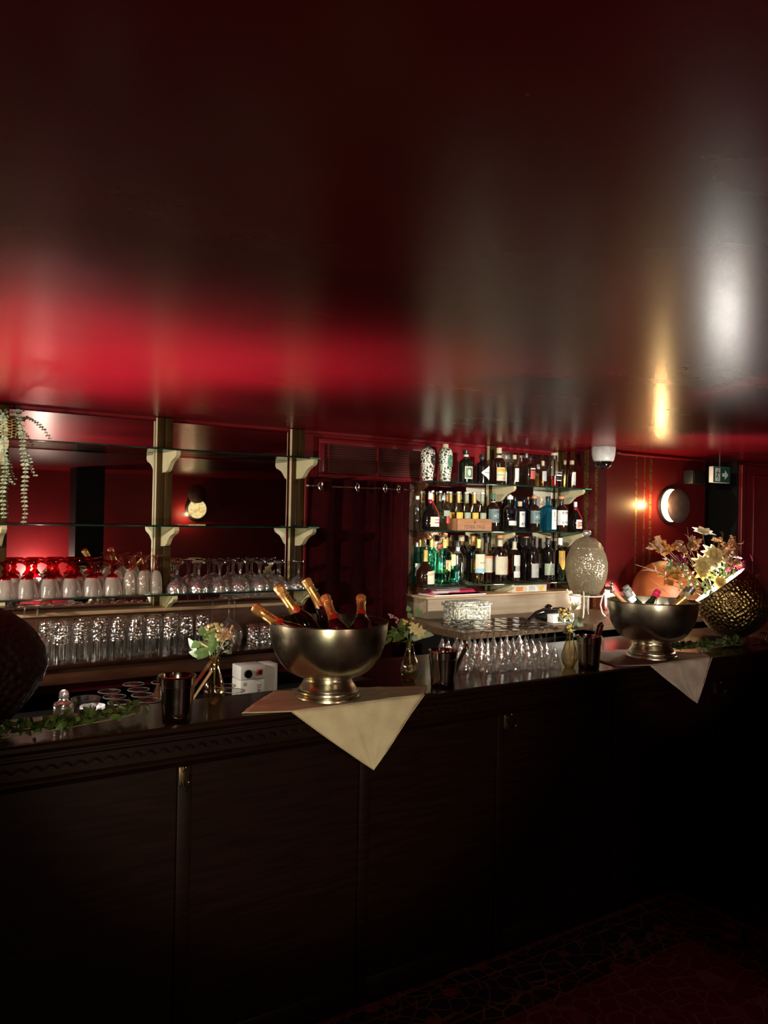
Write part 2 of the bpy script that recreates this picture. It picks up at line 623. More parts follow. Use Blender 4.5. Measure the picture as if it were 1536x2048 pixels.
# rug
def rug_mat():
    m, nt, out = _nt('persian_rug')
    b = N(nt, 'ShaderNodeBsdfPrincipled')
    b.inputs['Roughness'].default_value = .95
    b.inputs['Specular IOR Level'].default_value = .1
    L(nt, b.outputs[0], out.inputs[0])
    tc = N(nt, 'ShaderNodeTexCoord')
    sp = N(nt, 'ShaderNodeSeparateXYZ')
    L(nt, tc.outputs['Object'], sp.inputs[0])
    # distance from the edge: rug runs to x = 0 (far end) and y = 0 (bar side), both negative inside
    mx = N(nt, 'ShaderNodeMath', operation='MAXIMUM')
    L(nt, sp.outputs[0], mx.inputs[0])
    L(nt, sp.outputs[1], mx.inputs[1])
    ne = N(nt, 'ShaderNodeMath', operation='MULTIPLY')
    L(nt, mx.outputs[0], ne.inputs[0])
    ne.inputs[1].default_value = -1 / .8
    band = N(nt, 'ShaderNodeValToRGB')
    band.color_ramp.interpolation = 'CONSTANT'
    els = [(0, (.10, .012, .012)), (.02, (.16, .10, .07)), (.03, (.02, .012, .014)), (.10, (.13, .06, .04)), (.112, (.018, .012, .015)), (.30, (.13, .06, .04)), (.312, (.03, .014, .014)), (.40, (.15, .08, .05)), (.41, (.12, .010, .014))]
    cr = band.color_ramp
    cr.elements[0].position, cr.elements[0].color = 0, rgba(els[0][1])
    cr.elements[1].position, cr.elements[1].color = els[1][0], rgba(els[1][1])
    for p, c in els[2:]:
        e = cr.elements.new(p)
        e.color = rgba(c)
    L(nt, ne.outputs[0], band.inputs[0])
    vo = N(nt, 'ShaderNodeTexVoronoi', feature='DISTANCE_TO_EDGE')
    vo.inputs['Scale'].default_value = 14
    L(nt, tc.outputs['Object'], vo.inputs['Vector'])
    v1 = N(nt, 'ShaderNodeValToRGB')
    v1.color_ramp.elements[0].position, v1.color_ramp.elements[0].color = .02, (1, 1, 1, 1)
    v1.color_ramp.elements[1].position, v1.color_ramp.elements[1].color = .06, (0, 0, 0, 1)
    L(nt, vo.outputs['Distance'], v1.inputs[0])
    no = N(nt, 'ShaderNodeTexNoise')
    no.inputs['Scale'].default_value = 9
    L(nt, tc.outputs['Object'], no.inputs['Vector'])
    mu = N(nt, 'ShaderNodeMath', operation='MULTIPLY')
    L(nt, v1.outputs[0], mu.inputs[0])
    L(nt, no.outputs['Fac'], mu.inputs[1])
    mix = N(nt, 'ShaderNodeMix', data_type='RGBA')
    L(nt, mu.outputs[0], mix.inputs[0])
    L(nt, band.outputs[0], mix.inputs[6])
    mix.inputs[7].default_value = (.25, .17, .12, 1)
    v2 = N(nt, 'ShaderNodeTexVoronoi')
    v2.inputs['Scale'].default_value = 6
    L(nt, tc.outputs['Object'], v2.inputs['Vector'])
    r2 = N(nt, 'ShaderNodeValToRGB')
    r2.color_ramp.elements[0].position, r2.color_ramp.elements[0].color = .18, (1, 1, 1, 1)
    r2.color_ramp.elements[1].position, r2.color_ramp.elements[1].color = .22, (0, 0, 0, 1)
    L(nt, v2.outputs['Distance'], r2.inputs[0])
    mix2 = N(nt, 'ShaderNodeMix', data_type='RGBA')
    L(nt, r2.outputs[0], mix2.inputs[0])
    L(nt, mix.outputs[2], mix2.inputs[6])
    mix2.inputs[7].default_value = (.17, .045, .03, 1)
    L(nt, mix2.outputs[2], b.inputs['Base Color'])
    return m


rg = MB().box(-4.4, 0, -3.0, 0, 0, .009)
for i in range(90):
    y = -.01 - i * .033
    rg.tube([(0, y, .004), (.025, y + random.uniform(-.006, .006), .003)], .002, 4)
tag(rg.build('rug', rug_mat(), None, False, loc=(3.26, 2.415, .001)), 'worn red Persian rug with a dark flowered border on the floor before the bar', 'rug')
bpy.context.view_layer.update()

# ------------------------------------------------------------- back bar, mirrors, shelves
lb = thing('back_bar', 'brown wooden back bar ledge under the glass shelves with the tumblers', 'back bar', (.8, 3.8, 0))
def lbp(mb, n, mat, sm=True):
    return mb.xf(Matrix.Translation((-.8, -3.8, 0))).build(n, mat, lb, sm)
lbp(MB().rbox(-.8, 2.0, 3.555, 4.03, 1.078, 1.098, .005), 'ledge', M_mahog_top)
lbp(MB().rbox(-.8, 2.0, 3.575, 3.6, 1.012, 1.078, .003), 'fascia', M_brownwood)
lbp(MB().rbox(-.8, 2.0, 3.90, 4.03, 1.098, 1.262, .003), 'riser', M_brownwood)
lbp(MB().rbox(-.8, 2.0, 3.885, 4.03, 1.262, 1.28, .005), 'riser_top', M_palewood)
lbp(MB().rbox(1.16, 1.22, 3.62, 3.68, .0, 1.012, .003), 'leg', M_brownwood)
lbp(MB().rbox(-.2, -.14, 3.62, 3.68, .0, 1.012, .003), 'leg', M_brownwood)
lbp(MB().box(-.8, 2.0, 3.5, 4.0, .86, .885), 'lower_shelf', M_black, False)

rb = thing('back_counter', 'pale wooden back counter with low riser below the bottle shelves', 'counter', (3.3, 3.7, 0))
def rbp(mb, n, mat, sm=True):
    return mb.xf(Matrix.Translation((-3.3, -3.7, 0))).build(n, mat, rb, sm)
rbp(MB().prism([(2.66, 3.27), (3.56, 3.27), (3.56, 3.2), (5.2, 3.2), (5.2, 3.675), (4.195, 3.675), (4.195, 4.04), (2.82, 4.04), (2.82, 3.84), (2.66, 3.84)], 1.112, 1.15, 'Z'), 'slab', M_oakdark, False)
rbp(MB().box(2.83, 4.0, 3.36, 4.04, 0, 1.112), 'base', M_black, False)
rbp(MB().rbox(2.82, 4.19, 3.80, 3.82, 1.15, 1.268, .003).rbox(2.82, 2.84, 3.82, 4.03, 1.15, 1.268, .003), 'riser', M_greywood)
rbp(MB().rbox(2.80, 4.19, 3.79, 4.03, 1.268, 1.281, .004), 'riser_top', M_palewood)

mm, nt, out = _nt('mirror_silver')
g = N(nt, 'ShaderNodeBsdfGlossy')
g.inputs['Roughness'].default_value = .012
no = N(nt, 'ShaderNodeTexNoise')
no.inputs['Scale'].default_value = 3
cr = N(nt, 'ShaderNodeValToRGB')
cr.color_ramp.elements[0].color = (.76, .76, .74, 1)
cr.color_ramp.elements[1].color = (.84, .84, .82, 1)
L(nt, no.outputs['Fac'], cr.inputs[0])
L(nt, cr.outputs[0], g.inputs['Color'])
L(nt, g.outputs[0], out.inputs[0])
M_mirror = mm
for x0, x1, z0, z1, lab in [(-.8, 1.262, 1.285, CZ - .02, 'tall wall mirror behind the red stemmed goblets'),
                            (1.302, 2.0, 1.285, CZ - .02, 'tall wall mirror behind the cut crystal coupes reflecting the moon lamp'),
                            (2.85, 3.44, 1.31, 1.95, 'low wall mirror behind the row of mixer bottles'),
                            (3.48, 4.06, 1.31, CZ - .03, 'wall mirror behind the bottles nearest the striped wallpaper')]:
    tag(MB().box(x0, x1, 4.03, 4.045, z0, z1).build('wall_mirror', M_mirror, None, False), lab, 'mirror', 'mirrors behind the bar')

M_shelf = thin_glass('shelf_glass', tint=(.90, .96, .93), edge=(.55, .72, .65), base=.05, edge_gloss=.5, rough=.01)
M_shelf_edge = pbr('polished_green_glass_edge', (.006, .03, .022), rough=.06, spec=.7, col2=(.002, .012, .01), nscale=5, stretch=(3, 1, 1), coat=.5)
M_shelf_end = pbr('lit_green_glass_edge', (.05, .33, .2), rough=.1, spec=.7, nscale=7, coat=.5)  # brighter green holds the glow at the shelf ends


def shelf(x0, x1, z, y0, y1, lab, grp):
    cx = (x0 + x1) / 2
    t = thing('glass_shelf', lab, 'shelf', (cx, (y0 + y1) / 2, z - .008), 0, grp)
    T = Matrix.Translation((-cx, -(y0 + y1) / 2, -(z - .008)))
    MB().box(x0, x1, y0 + .004, y1, z - .008, z).xf(T).build('pane', M_shelf, t, False)
    MB().rbox(x0, x1 - .06, y0, y0 + .0039, z - .008, z, .001).xf(T).build('front_edge', M_shelf_edge, t)
    MB().rbox(x1 - .06, x1, y0, y0 + .0039, z - .008, z, .001).rbox(x1, x1 + .003, y0, y1, z - .008, z, .001).xf(T).build('lit_green_corner', M_shelf_end, t)


ZL = (2.056, 1.686, 1.354)
ZR = (1.966, 1.672, 1.343)
for z, lab in zip(ZL, ('empty glass shelf with a trailing plant, topmost on the mirrored wall', 'bare glass shelf between the plant shelf and the goblets', 'glass shelf carrying the red goblets and crystal coupes')):
    shelf(-.75, 2.075, z, 3.79, 4.015, lab, 'glass shelves before the mirrors')
for z, lab in zip(ZR, ('glass bottle shelf just below the ceiling, topmost of three', 'glass bottle shelf holding the wooden crate, middle of three', 'glass bottle shelf above the wooden riser, lowest of three')):
    shelf(2.80, 4.175, z, 3.79, 4.025, lab, 'glass bottle shelves')


def bracket_mb(L_=.19, H=.1, th=.022):
    pts = [(0, 0), (-L_, 0), (-L_ - .002, -.018), (-L_ + .012, -.034), (-L_ + .045, -.044), (-L_ + .075, -.056), (-L_ + .1, -.075), (-L_ + .118, -.095), (-L_ + .14, -.108), (0, -.112)]
    pts = [(a, b * H / .112) for a, b in pts]
    return MB().prism(pts, -th / 2, th / 2, 'X')


def upright(x, wood, brk, zs, lab, z0=.9, bl=.17, top=CZ - .004):
    t = thing('shelf_upright', lab, 'shelf upright', (x, 3.985, z0), 0, 'uprights carrying the glass shelves')
    MB().rbox(-.018, .018, .015, .043, 0, top - z0, .002).rbox(.024, .062, .015, .043, 0, top - z0, .002).box(.017, .025, .019, .043, 0, top - z0).build('post', wood, t)
    MB().rbox(-.0195, -.0175, .016, .040, 0, top - z0, .0006).build('lit_side_strip', brk, t)  # lamplight on the post side, put in as a strip of lighter colour
    for z in zs:
        bracket_mb(bl + .035).xf(Matrix.Translation((.021, .0145, z - .0085 - z0))).build('bracket', brk, t)


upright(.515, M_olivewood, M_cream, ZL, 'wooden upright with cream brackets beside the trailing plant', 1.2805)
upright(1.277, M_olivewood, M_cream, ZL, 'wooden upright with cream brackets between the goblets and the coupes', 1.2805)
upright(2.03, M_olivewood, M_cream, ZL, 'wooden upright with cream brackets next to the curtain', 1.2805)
upright(2.835, M_brownwood, M_brownwood, ZR, 'brown upright between curtain and first bottles', 1.2815, .08, 1.956)  # unlit side put into the brown of post and brackets
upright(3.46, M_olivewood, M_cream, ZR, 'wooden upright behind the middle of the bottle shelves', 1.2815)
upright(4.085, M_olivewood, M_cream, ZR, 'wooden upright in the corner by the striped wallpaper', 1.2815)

# vent
vt = thing('air_vent', 'dark red slatted air vent high on the wall above the curtain', 'vent', (2.62, 4.05, 2.075))
MB().rbox(-.42, .42, -.02, 0, .085, .115, .004).rbox(-.42, .42, -.02, 0, -.115, -.085, .004).rbox(-.42, -.385, -.02, 0, -.085, .085, .004).rbox(.385, .42, -.02, 0, -.085, .085, .004).build('frame', M_trim, vt)
sl = MB()
for i in range(12):
    z = -.078 + i * .0142
    sl.prism([(-.018, z - .004), (-.016, z - .004), (-.001, z + .008), (-.003, z + .008)], -.385, .385, 'X')
sl.build('slats', pbr('dull_red_slats', (.20, .05, .045), rough=.4, spec=.5, nscale=9), vt, False)
for x in (-.36, -.02, .33):
    MB().box(x, x + .005, -.0195, -.001, -.085, .085).build('mullion', M_trim, vt, False)
MB().box(-.385, .385, -.001, 0, -.085, .085).build('dark_backing', M_black, vt, False)

# curtain
M_velvet = pbr('burgundy_velvet', (.024, .0010, .0018), rough=.9, spec=.04, col2=(.016, .0012, .002), nscale=20, bump=.2, bscale=300)
M_chrome = pbr('chrome', (.75, .73, .7), rough=.12, metal=1, nscale=20, col2=(.7, .68, .65))
ct = thing('curtain', 'dark burgundy velvet curtain hanging in folds from chrome eyelets', 'curtain', (2.45, 3.96, 0))
vs, fs = [], []
nx, nz = 120, 14
for j in range(nz + 1):
    z = 1.955 - 1.94 * j / nz
    for i in range(nx + 1):
        u = i / nx
        x = -.345 + .69 * u
        k = 1 + .25 * j / nz
        y = .022 * k * math.sin(u * 2 * PI * 4.1 + .6 + .25 * math.sin(j * .7)) + .008 * math.sin(u * 31 + j * .35)
        if u > .6:
            y += .012 * math.sin(u * 2 * PI * 11)
        vs.append((x, y, z))
for j in range(nz):
    for i in range(nx):
        b = j * (nx + 1) + i
        fs.append((b, b + 1, b + nx + 2, b + nx + 1))
MB().add(vs, fs).build('cloth', M_velvet, ct)
for x in (-.30, -.06, .13, .225):
    MB().tube([(x + .017 * math.sin(a), -.040 + .012 * math.sin(a), 1.912 + .024 * math.cos(a)) for a in [2 * PI * i / 20 for i in range(20)]], .0055, 8, True).build('eyelet', M_chrome, ct)
cr_ = thing('curtain_rod', 'thin steel rod threaded through the curtain eyelets', 'rod', (2.45, 3.955, 1.912))
MB().tube([(-.36, 0, 0), (.36, 0, 0)], .007, 10).ball((-.36, 0, 0), .012).build('rod', M_chrome, cr_)
for x0, x1 in ((-.345, -.295), (-.15, -.055), (.05, .135)):
    MB().tube([(x0, -.034, 0), (x1, -.034, 0)], .0065, 10).build('visible_section', M_chrome, cr_)
# ---------------------------------------------------------------- glassware on the mirrored wall
random.seed(7)
G_clear = thin_glass('clear_glass', tint=(.95, .96, .95), edge=(.40, .41, .39), base=.10, edge_gloss=.95, rough=.06, fpow=2.4)
G_wine = thin_glass('wine_glass_glass', tint=(.94, .94, .9206), edge=(.42, .40, .36), base=.30, edge_gloss=.95, rough=.10, bump=1.0, bscale=80, frost=.07, frost_col=(.8, .78, .72))
G_cut = thin_glass('cut_crystal', tint=(.86, .86, .84), edge=(.28, .27, .25), base=.46, edge_gloss=.95, rough=.18, bump=1.0, bscale=75, bkind='voronoi', frost=.08)
G_high = thin_glass('pebbled_tumbler_glass', tint=(.84, .84, .80), edge=(.35, .34, .32), base=.42, edge_gloss=.95, rough=.11, bump=1.0, bscale=95, bkind='voronoi')
G_frost = thin_glass('frosted_goblet_glass', tint=(.85, .82, .8), edge=(.5, .46, .45), base=.06, edge_gloss=.6, rough=.12, frost=.46, frost_col=(.74, .65, .58), bump=.3, bscale=160)
G_red = thin_glass('ruby_glass', tint=(.85, .02, .05), edge=(.22, .0, .008), gloss=(1, .35, .35), base=.08, edge_gloss=.5, rough=.04, bump=.15, bscale=60)
G_pink = thin_glass('pink_glass', tint=(.95, .55, .5), edge=(.6, .22, .18), gloss=(1, .75, .7), base=.1, edge_gloss=.6, rough=.05, bump=.25, bscale=70)
G_flute = thin_glass('frosted_flute_glass', tint=(.9, .86, .82), edge=(.55, .5, .48), base=.08, edge_gloss=.7, rough=.1, frost=.4, frost_col=(.76, .67, .58), bump=.5, bscale=120, bkind='voronoi')


G_flutes = thin_glass('fluted_tumbler_glass', tint=(.9, .9, .87), edge=(.4, .39, .37), base=.30, edge_gloss=.95, rough=.10)


def goblet():
    t = thing('red_stem_goblet', 'x', 'goblet')
    MB().lathe([(.0455, 0), (.046, .004), (.0455, .015), (.043, .035), (.038, .055), (.031, .073), (.0245, .088)], 24).build('bowl', G_frost, t)
    MB().lathe([(.0265, .0835), (.0255, .089), (.016, .097), (.008, .102), (.0075, .108), (.0125, .114), (.013, .119), (.008, .125), (.0065, .134), (.009, .143), (.02, .151), (.035, .156), (.039, .159), (.039, .162), (0, .162)], 20).build('stem', G_red, t)
    return t


def flute():
    t = thing('pink_foot_flute', 'x', 'flute glass')
    MB().lathe([(.028, 0), (.029, .004), (.0285, .04), (.026, .075), (.019, .10), (.009, .112)], 20).build('bowl', G_flute, t)
    MB().lathe([(.009, .110), (.006, .116), (.010, .123), (.010, .129), (.006, .135), (.005, .15), (.007, .168), (.018, .178), (.034, .182), (.034, .186), (0, .187)], 18).build('stem', G_pink, t)
    return t


def coupe():
    t = thing('crystal_coupe', 'x', 'coupe glass')
    MB().lathe([(.050, 0), (.0505, .004), (.050, .018), (.045, .036), (.033, .052), (.018, .062), (.008, .068)], 24).build('bowl', G_cut, t)
    MB().lathe([(.009, .066), (.0095, .072), (.0065, .078), (.0055, .09), (.006, .105), (.009, .12), (.014, .134), (.025, .141), (.034, .144), (.034, .148), (0, .149)], 16).build('stem', G_clear, t)
    return t


def highball():
    t = thing('highball_tumbler', 'x', 'tumbler')
    m = MB().lathe([(.037, 0), (.0375, .003), (.0372, .03), (.036, .078)], 84)
    m.v = [V((p.x * (1 + .022 * math.cos(14 * math.atan2(p.y, p.x))), p.y * (1 + .022 * math.cos(14 * math.atan2(p.y, p.x))), p.z)) for p in m.v]
    m.build('fluted_lip', G_flutes, t, True, 60)
    MB().lathe([(.036, .078), (.0335, .11), (.031, .160), (.029, .168), (.02, .171), (0, .171)], 24).build('pebbled_body', G_high, t)
    return t


def balloon():
    t = thing('balloon_wine_glass', 'x', 'wine glass')
    MB().lathe([(.036, 0), (.0365, .002), (.042, .03), (.045, .055), (.042, .08), (.03, .1), (.014, .112), (.005, .12)], 24).build('bowl', G_wine, t)
    MB().lathe([(.005, .118), (.0035, .13), (.0035, .2), (.005, .222), (.012, .230), (.034, .234), (.035, .236), (0, .238)], 16).build('stem', G_clear, t)
    return t


def shot():
    t = thing('small_ribbed_tumbler', 'x', 'small tumbler')
    MB().lathe([(.031, 0), (.0315, .003), (.030, .05), (.028, .092), (.025, .097), (0, .098)], 24).build('body', G_high, t)
    return t


def place(proto, spots, label_of, group):
    for i, (x, y, z) in enumerate(spots):
        o = proto if i == 0 else dup(proto, (0, 0, 0))
        o.location = (x, y, z)
        o.rotation_euler = (0, 0, random.uniform(0, 6))
        o['label'] = label_of(i)
        o['group'] = group


ZG = ZL[2] + .0008
sp = [(.55 + .0925 * i, 3.85, ZG) for i in range(6)] + [(.598 + .0925 * i, 3.942, ZG) for i in range(5)]
place(goblet(), sp, lambda i: (f'upturned frosted goblet with ruby red stem, {ORD[i]} in the front row from the plant end' if i < 6 else
                               f'upturned frosted goblet with ruby red stem, {ORD[i - 6]} in the row nearest the mirror'), 'upturned red stemmed goblets')
sp = [(1.09, 3.845, ZG), (1.155, 3.85, ZG), (1.22, 3.85, ZG), (1.06, 3.93, ZG), (1.128, 3.935, ZG), (1.195, 3.935, ZG)]
place(flute(), sp, lambda i: (f'upturned frosted flute with pink foot, {ORD[i]} past the red goblets in the front row' if i < 3 else
                              f'upturned frosted flute with pink foot, {ORD[i - 3]} past the red goblets next to the mirror'), 'upturned pink footed flutes')
sp = [(1.262 + .111 * i + (.055 if i == 0 else 0) * 0 + .06, 3.85, ZG) for i in range(7)] + [(1.362 + .111 * i, 3.952, ZG) for i in range(6)]
place(coupe(), sp, lambda i: (f'upturned cut crystal coupe, {ORD[i]} in the front row from the goblets' if i < 7 else
                              f'upturned cut crystal coupe, {ORD[i - 7]} in the row touching the mirror side'), 'upturned crystal coupes')
ZH = 1.0985
sp = [(.745 + .079 * i, 3.64, ZH) for i in range(9)] + [(.705 + .079 * i, 3.725, ZH) for i in range(8)]
place(highball(), sp, lambda i: (f'upturned pebbled highball tumbler, {ORD[i]} in the front row on the wooden ledge' if i < 9 else
                                 f'upturned pebbled highball tumbler, {ORD[i - 9]} in the second row on the wooden ledge'), 'upturned highball tumblers')
sp = [(.54, 3.75, ZH), (.625, 3.80, ZH), (.66, 3.70, ZH), (1.468, 3.745, ZH), (1.563, 3.70, ZH), (1.585, 3.82, ZH)]
place(balloon(), sp, lambda i: [
    'upturned tall wine glass on the ledge, first of three behind the dark hammered pot', 'upturned tall wine glass on the ledge, second of three behind the dark hammered pot',
    'upturned tall wine glass on the ledge beside the first highball tumbler', 'upturned tall wine glass behind the bouquet, the one nearest the highball tumblers',
    'upturned tall wine glass on the ledge, between bouquet and small tumblers', 'upturned tall wine glass close to the riser behind the small tumblers'][i], 'upturned balloon wine glasses')
sp = [(1.645 + .067 * i, 3.66, ZH) for i in range(5)] + [(1.675 + .067 * i, 3.735, ZH) for i in range(4)]
place(shot(), sp, lambda i: (f'small ribbed tumbler upturned on the ledge, {ORD[i]} of the front row behind the champagne' if i < 5 else
                             f'small ribbed tumbler upturned on the ledge, {ORD[i - 5]} of the back row behind the champagne'), 'small ribbed tumblers')

# low glasses on the inner shelf behind the counter
G_foot = thin_glass('thin_foot_glass', tint=(.95, .95, .94), edge=(.6, .6, .58), base=.03, edge_gloss=.5, rough=.04, fpow=5)


G_rim = thin_glass('bright_rim_glass', tint=(.9, .9, .88), edge=(.5, .5, .48), base=.55, edge_gloss=.95, rough=.15, frost=.15)


def saucer():
    t = thing('upturned_coupe', 'x', 'coupe glass')
    MB().lathe([(.046, 0), (.0465, .003), (.042, .022), (.026, .04), (.008, .05)], 20).build('bowl', G_clear, t)
    MB().lathe([(.007, .05), (.0045, .06), (.0045, .13), (.008, .148), (.022, .157), (.038, .161), (.040, .164), (.038, .166), (0, .165)], 22).build('stem', G_foot, t)
    MB().tube([(.039 * math.cos(a), .039 * math.sin(a), .164) for a in [2 * PI * i / 28 for i in range(28)]], .0014, 5, True).build('foot_rim', G_rim, t)
    return t
sp = [(.905, 3.105, .9206), (.792, 3.02, .9206), (.893, 3.0, .9206), (.88, 2.905, .9206), (.785, 2.925, .9206), (.777, 2.828, .9206), (.874, 2.812, .9206), (1.01, 3.09, .9206), (1.10, 3.1, .9206), (1.20, 2.91, .9206), (1.195, 2.812, .9206)]
place(saucer(), sp, lambda i: [
    'upturned stemmed coupe low behind the bar, farthest one above the garland', 'upturned stemmed coupe low behind the bar, beside the short cut tumbler',
    'upturned stemmed coupe low behind the bar, in the middle of the cluster', 'upturned stemmed coupe low behind the bar, third step down towards the steel bucket',
    'upturned stemmed coupe behind the bar, second one up from the garland tip', 'upturned stemmed coupe behind the bar, lowest of the cluster over the garland leaves',
    'upturned stemmed coupe behind the bar, closest to the rim of the steel bucket', 'upturned stemmed coupe showing its foot past the back of the steel bucket',
    'upturned stemmed coupe right behind the ice tongs and bucket', 'upturned stemmed coupe between the bud vase and the white machine',
    'upturned stemmed coupe showing its flared foot beside the bud vase belly'][i], 'low coupes behind the bar')
t = thing('cut_tumbler', 'short cut crystal tumbler standing behind the garland', 'tumbler', (.69, 2.84, .9206))
MB().lathe([(0, 0), (.036, 0), (.038, .004), (.040, .09), (.041, .16)], 24).build('body', G_cut, t)

# wine glasses crowding the counter
def wine():
    t = thing('wine_glass', 'x', 'wine glass')
    m = MB().lathe([(.0325, 0), (.033, .0015), (.0315, .008), (.0265, .028), (.0190, .052), (.0115, .072), (.0055, .085), (.0035, .093)], 48)
    m.v = [V((p.x * (1 + .03 * math.cos(8 * math.atan2(p.y, p.x)) * (p.z > .006)), p.y * (1 + .03 * math.cos(8 * math.atan2(p.y, p.x)) * (p.z > .006)), p.z)) for p in m.v]
    m.build('bowl', G_wine, t, True, 60)
    MB().lathe([(.0036, .092), (.0032, .10), (.003, .14), (.0042, .158), (.010, .166), (.029, .171), (.0305, .173), (.029, .175), (0, .1745)], 18).build('stem', G_clear, t)
    return t
sp, lab = [], []
rown = ['front row, nearest the bar edge', 'second row from the bar edge', 'third row from the bar edge', 'fourth row from the bar edge', 'fifth row from the bar edge', 'back row']
for r in range(6):
    for c in range(7):
        if r == 0 and c == 0:
            continue
        sp.append((2.165 + c * .0665 + r * .018 + random.uniform(-.004, .004), 2.60 + r * .064 - c * .012 + random.uniform(-.004, .004), 1.1006))
        lab.append(f'upturned wine glass, {ORD[c]} from the steel cup in the {rown[r]}')
place(wine(), sp, lambda i: lab[i], 'upturned wine glasses on the counter')
# ---------------------------------------------------------------- bottles on the three bottle shelves
random.seed(11)
# name: X, Y, radius, height
SH = {'T1':(2.843,3.86,0.0432,0.220),'T2':(2.974,3.86,0.0438,0.229),'T3':(3.149,3.88,0.0464,0.202),'T4':(3.282,3.88,0.0456,0.185),'T5':(3.419,3.88,0.0414,0.235),'T6':(3.559,3.97,0.0246,0.200),'T7':(3.561,3.89,0.0308,0.199),'T8':(3.723,3.95,0.0283,0.222),'T9':(3.692,3.88,0.0328,0.196),'T10':(3.842,3.96,0.0253,0.155),'T11':(3.805,3.88,0.0249,0.173),'T12':(3.911,3.88,0.0503,0.232),'T13':(4.103,3.97,0.0260,0.197),'T14':(4.098,3.9,0.0274,0.193),'M1':(2.837,3.95,0.0287,0.205),'M2':(2.875,3.87,0.0539,0.224),'M3':(2.972,3.98,0.0216,0.244),'M4':(3.034,3.98,0.0217,0.243),'M5':(3.093,3.98,0.0219,0.242),'M6':(2.981,3.88,0.0410,0.215),'M8':(3.376,3.88,0.0397,0.237),'M9':(3.520,3.88,0.0434,0.226),'M10':(3.597,3.87,0.0340,0.192),'M11':(3.726,3.97,0.0367,0.223),'M12':(3.735,3.88,0.0379,0.232),'M13':(3.858,3.88,0.0450,0.233),'M14':(3.984,3.88,0.0422,0.237),'M15':(4.139,3.9,0.0465,0.204),'B1':(2.859,3.98,0.0289,0.252),'B2':(2.846,3.87,0.0551,0.211),'B3':(2.972,3.98,0.0370,0.277),'B4':(2.996,3.88,0.0440,0.277),'B5':(3.069,4.0,0.0344,0.295),'B6':(3.097,3.88,0.0430,0.265),'B7':(3.213,3.99,0.0365,0.296),'B8':(3.303,3.98,0.0320,0.296),'B9':(3.264,3.88,0.0391,0.277),'B10':(3.372,3.92,0.0334,0.292),'B11':(3.451,3.89,0.0496,0.303),'B12':(3.596,3.99,0.0363,0.294),'B13':(3.575,3.89,0.0373,0.290),'B14':(3.733,3.95,0.0366,0.292),'B15':(3.724,3.87,0.0361,0.295),'B16':(3.880,3.97,0.0305,0.289),'B17':(3.876,3.89,0.0435,0.295),'B18':(3.978,3.88,0.0337,0.285),'B19':(4.138,3.97,0.0313,0.272),}
G_b_clear = thin_glass('clear_bottle_glass', tint=(.90, .92, .88), edge=(.30, .32, .29), base=.09, edge_gloss=.8, rough=.03)
G_b_teal = thin_glass('teal_bottle_glass', tint=(.28, .80, .74), edge=(.01, .16, .15), gloss=(.7, 1, .95), base=.08, edge_gloss=.7, rough=.03)
G_b_blue = thin_glass('sapphire_bottle_glass', tint=(.22, .62, .76), edge=(.01, .12, .18), gloss=(.8, .95, 1), base=.1, edge_gloss=.7, rough=.03, frost=.4, frost_col=(.015, .17, .25))
G_b_green = thin_glass('green_bottle_glass', tint=(.50, .78, .52), edge=(.05, .16, .07), base=.08, edge_gloss=.7, rough=.03)
G_b_amber = thin_glass('amber_spirit', tint=(.75, .30, .06), edge=(.30, .07, .008), gloss=(1, .7, .4), base=.06, edge_gloss=.4, rough=.04)
G_b_gold = thin_glass('straw_spirit', tint=(.85, .66, .20), edge=(.4, .24, .04), gloss=(1, .9, .6), base=.06, edge_gloss=.4, rough=.04)
G_b_red = thin_glass('red_spirit', tint=(.5, .08, .03), edge=(.14, .012, .006), gloss=(1, .6, .5), base=.06, edge_gloss=.4, rough=.04)
G_b_tonic = thin_glass('mixer_bottle_glass', tint=(.88, .89, .74), edge=(.34, .34, .22), base=.1, edge_gloss=.85, rough=.03)
M_b_dark = pbr('dark_bottle_glass', (.006, .0045, .004), rough=.05, spec=.7, nscale=6, coat=.6)
M_b_green = pbr('dark_green_bottle_glass', (.004, .010, .005), rough=.05, spec=.7, nscale=6, coat=.6)
M_b_brown = pbr('dark_brown_bottle_glass', (.016, .006, .003), rough=.05, spec=.7, nscale=6, coat=.6)
M_b_navy = pbr('navy_bottle_glass', (.004, .006, .016), rough=.06, spec=.7, nscale=6, coat=.5)
P_cream = pbr('cream_label_paper', (.62, .56, .42), rough=.6, nscale=30)
P_white = pbr('white_label_paper', (.72, .71, .68), rough=.6, nscale=30)
P_grey = pbr('grey_label_paper', (.42, .42, .40), rough=.6, nscale=30)
P_sage = pbr('sage_label_paper', (.30, .34, .24), rough=.6, nscale=30)
P_teal = pbr('grey_teal_label_paper', (.13, .20, .20), rough=.6, nscale=30)
P_yellow = pbr('yellow_label_paper', (.72, .42, .05), rough=.55, nscale=30)
P_tan = pbr('tan_label_paper', (.50, .36, .20), rough=.6, nscale=30)
P_red = pbr('red_label_paper', (.48, .07, .05), rough=.55, nscale=30)
P_orange = pbr('orange_label_print', (.65, .22, .08), rough=.55, nscale=30)
P_green = pbr('green_label_print', (.05, .16, .10), rough=.5, nscale=30)
P_lightblue = pbr('light_blue_label_print', (.25, .45, .60), rough=.55, nscale=30)
P_ink = pbr('black_ink', (.008, .008, .008), rough=.5, nscale=30)
P_goldfoil = pbr('gold_foil', (.62, .40, .12), rough=.3, metal=.9, nscale=60, bump=.3, bscale=200)
C_cork = pbr('pale_cork', (.58, .48, .32), rough=.7, nscale=60, col2=(.46, .36, .22))
C_black = pbr('black_cap', (.012, .012, .012), rough=.35, nscale=30)
C_white = pbr('white_cap', (.70, .69, .65), rough=.4, nscale=30)
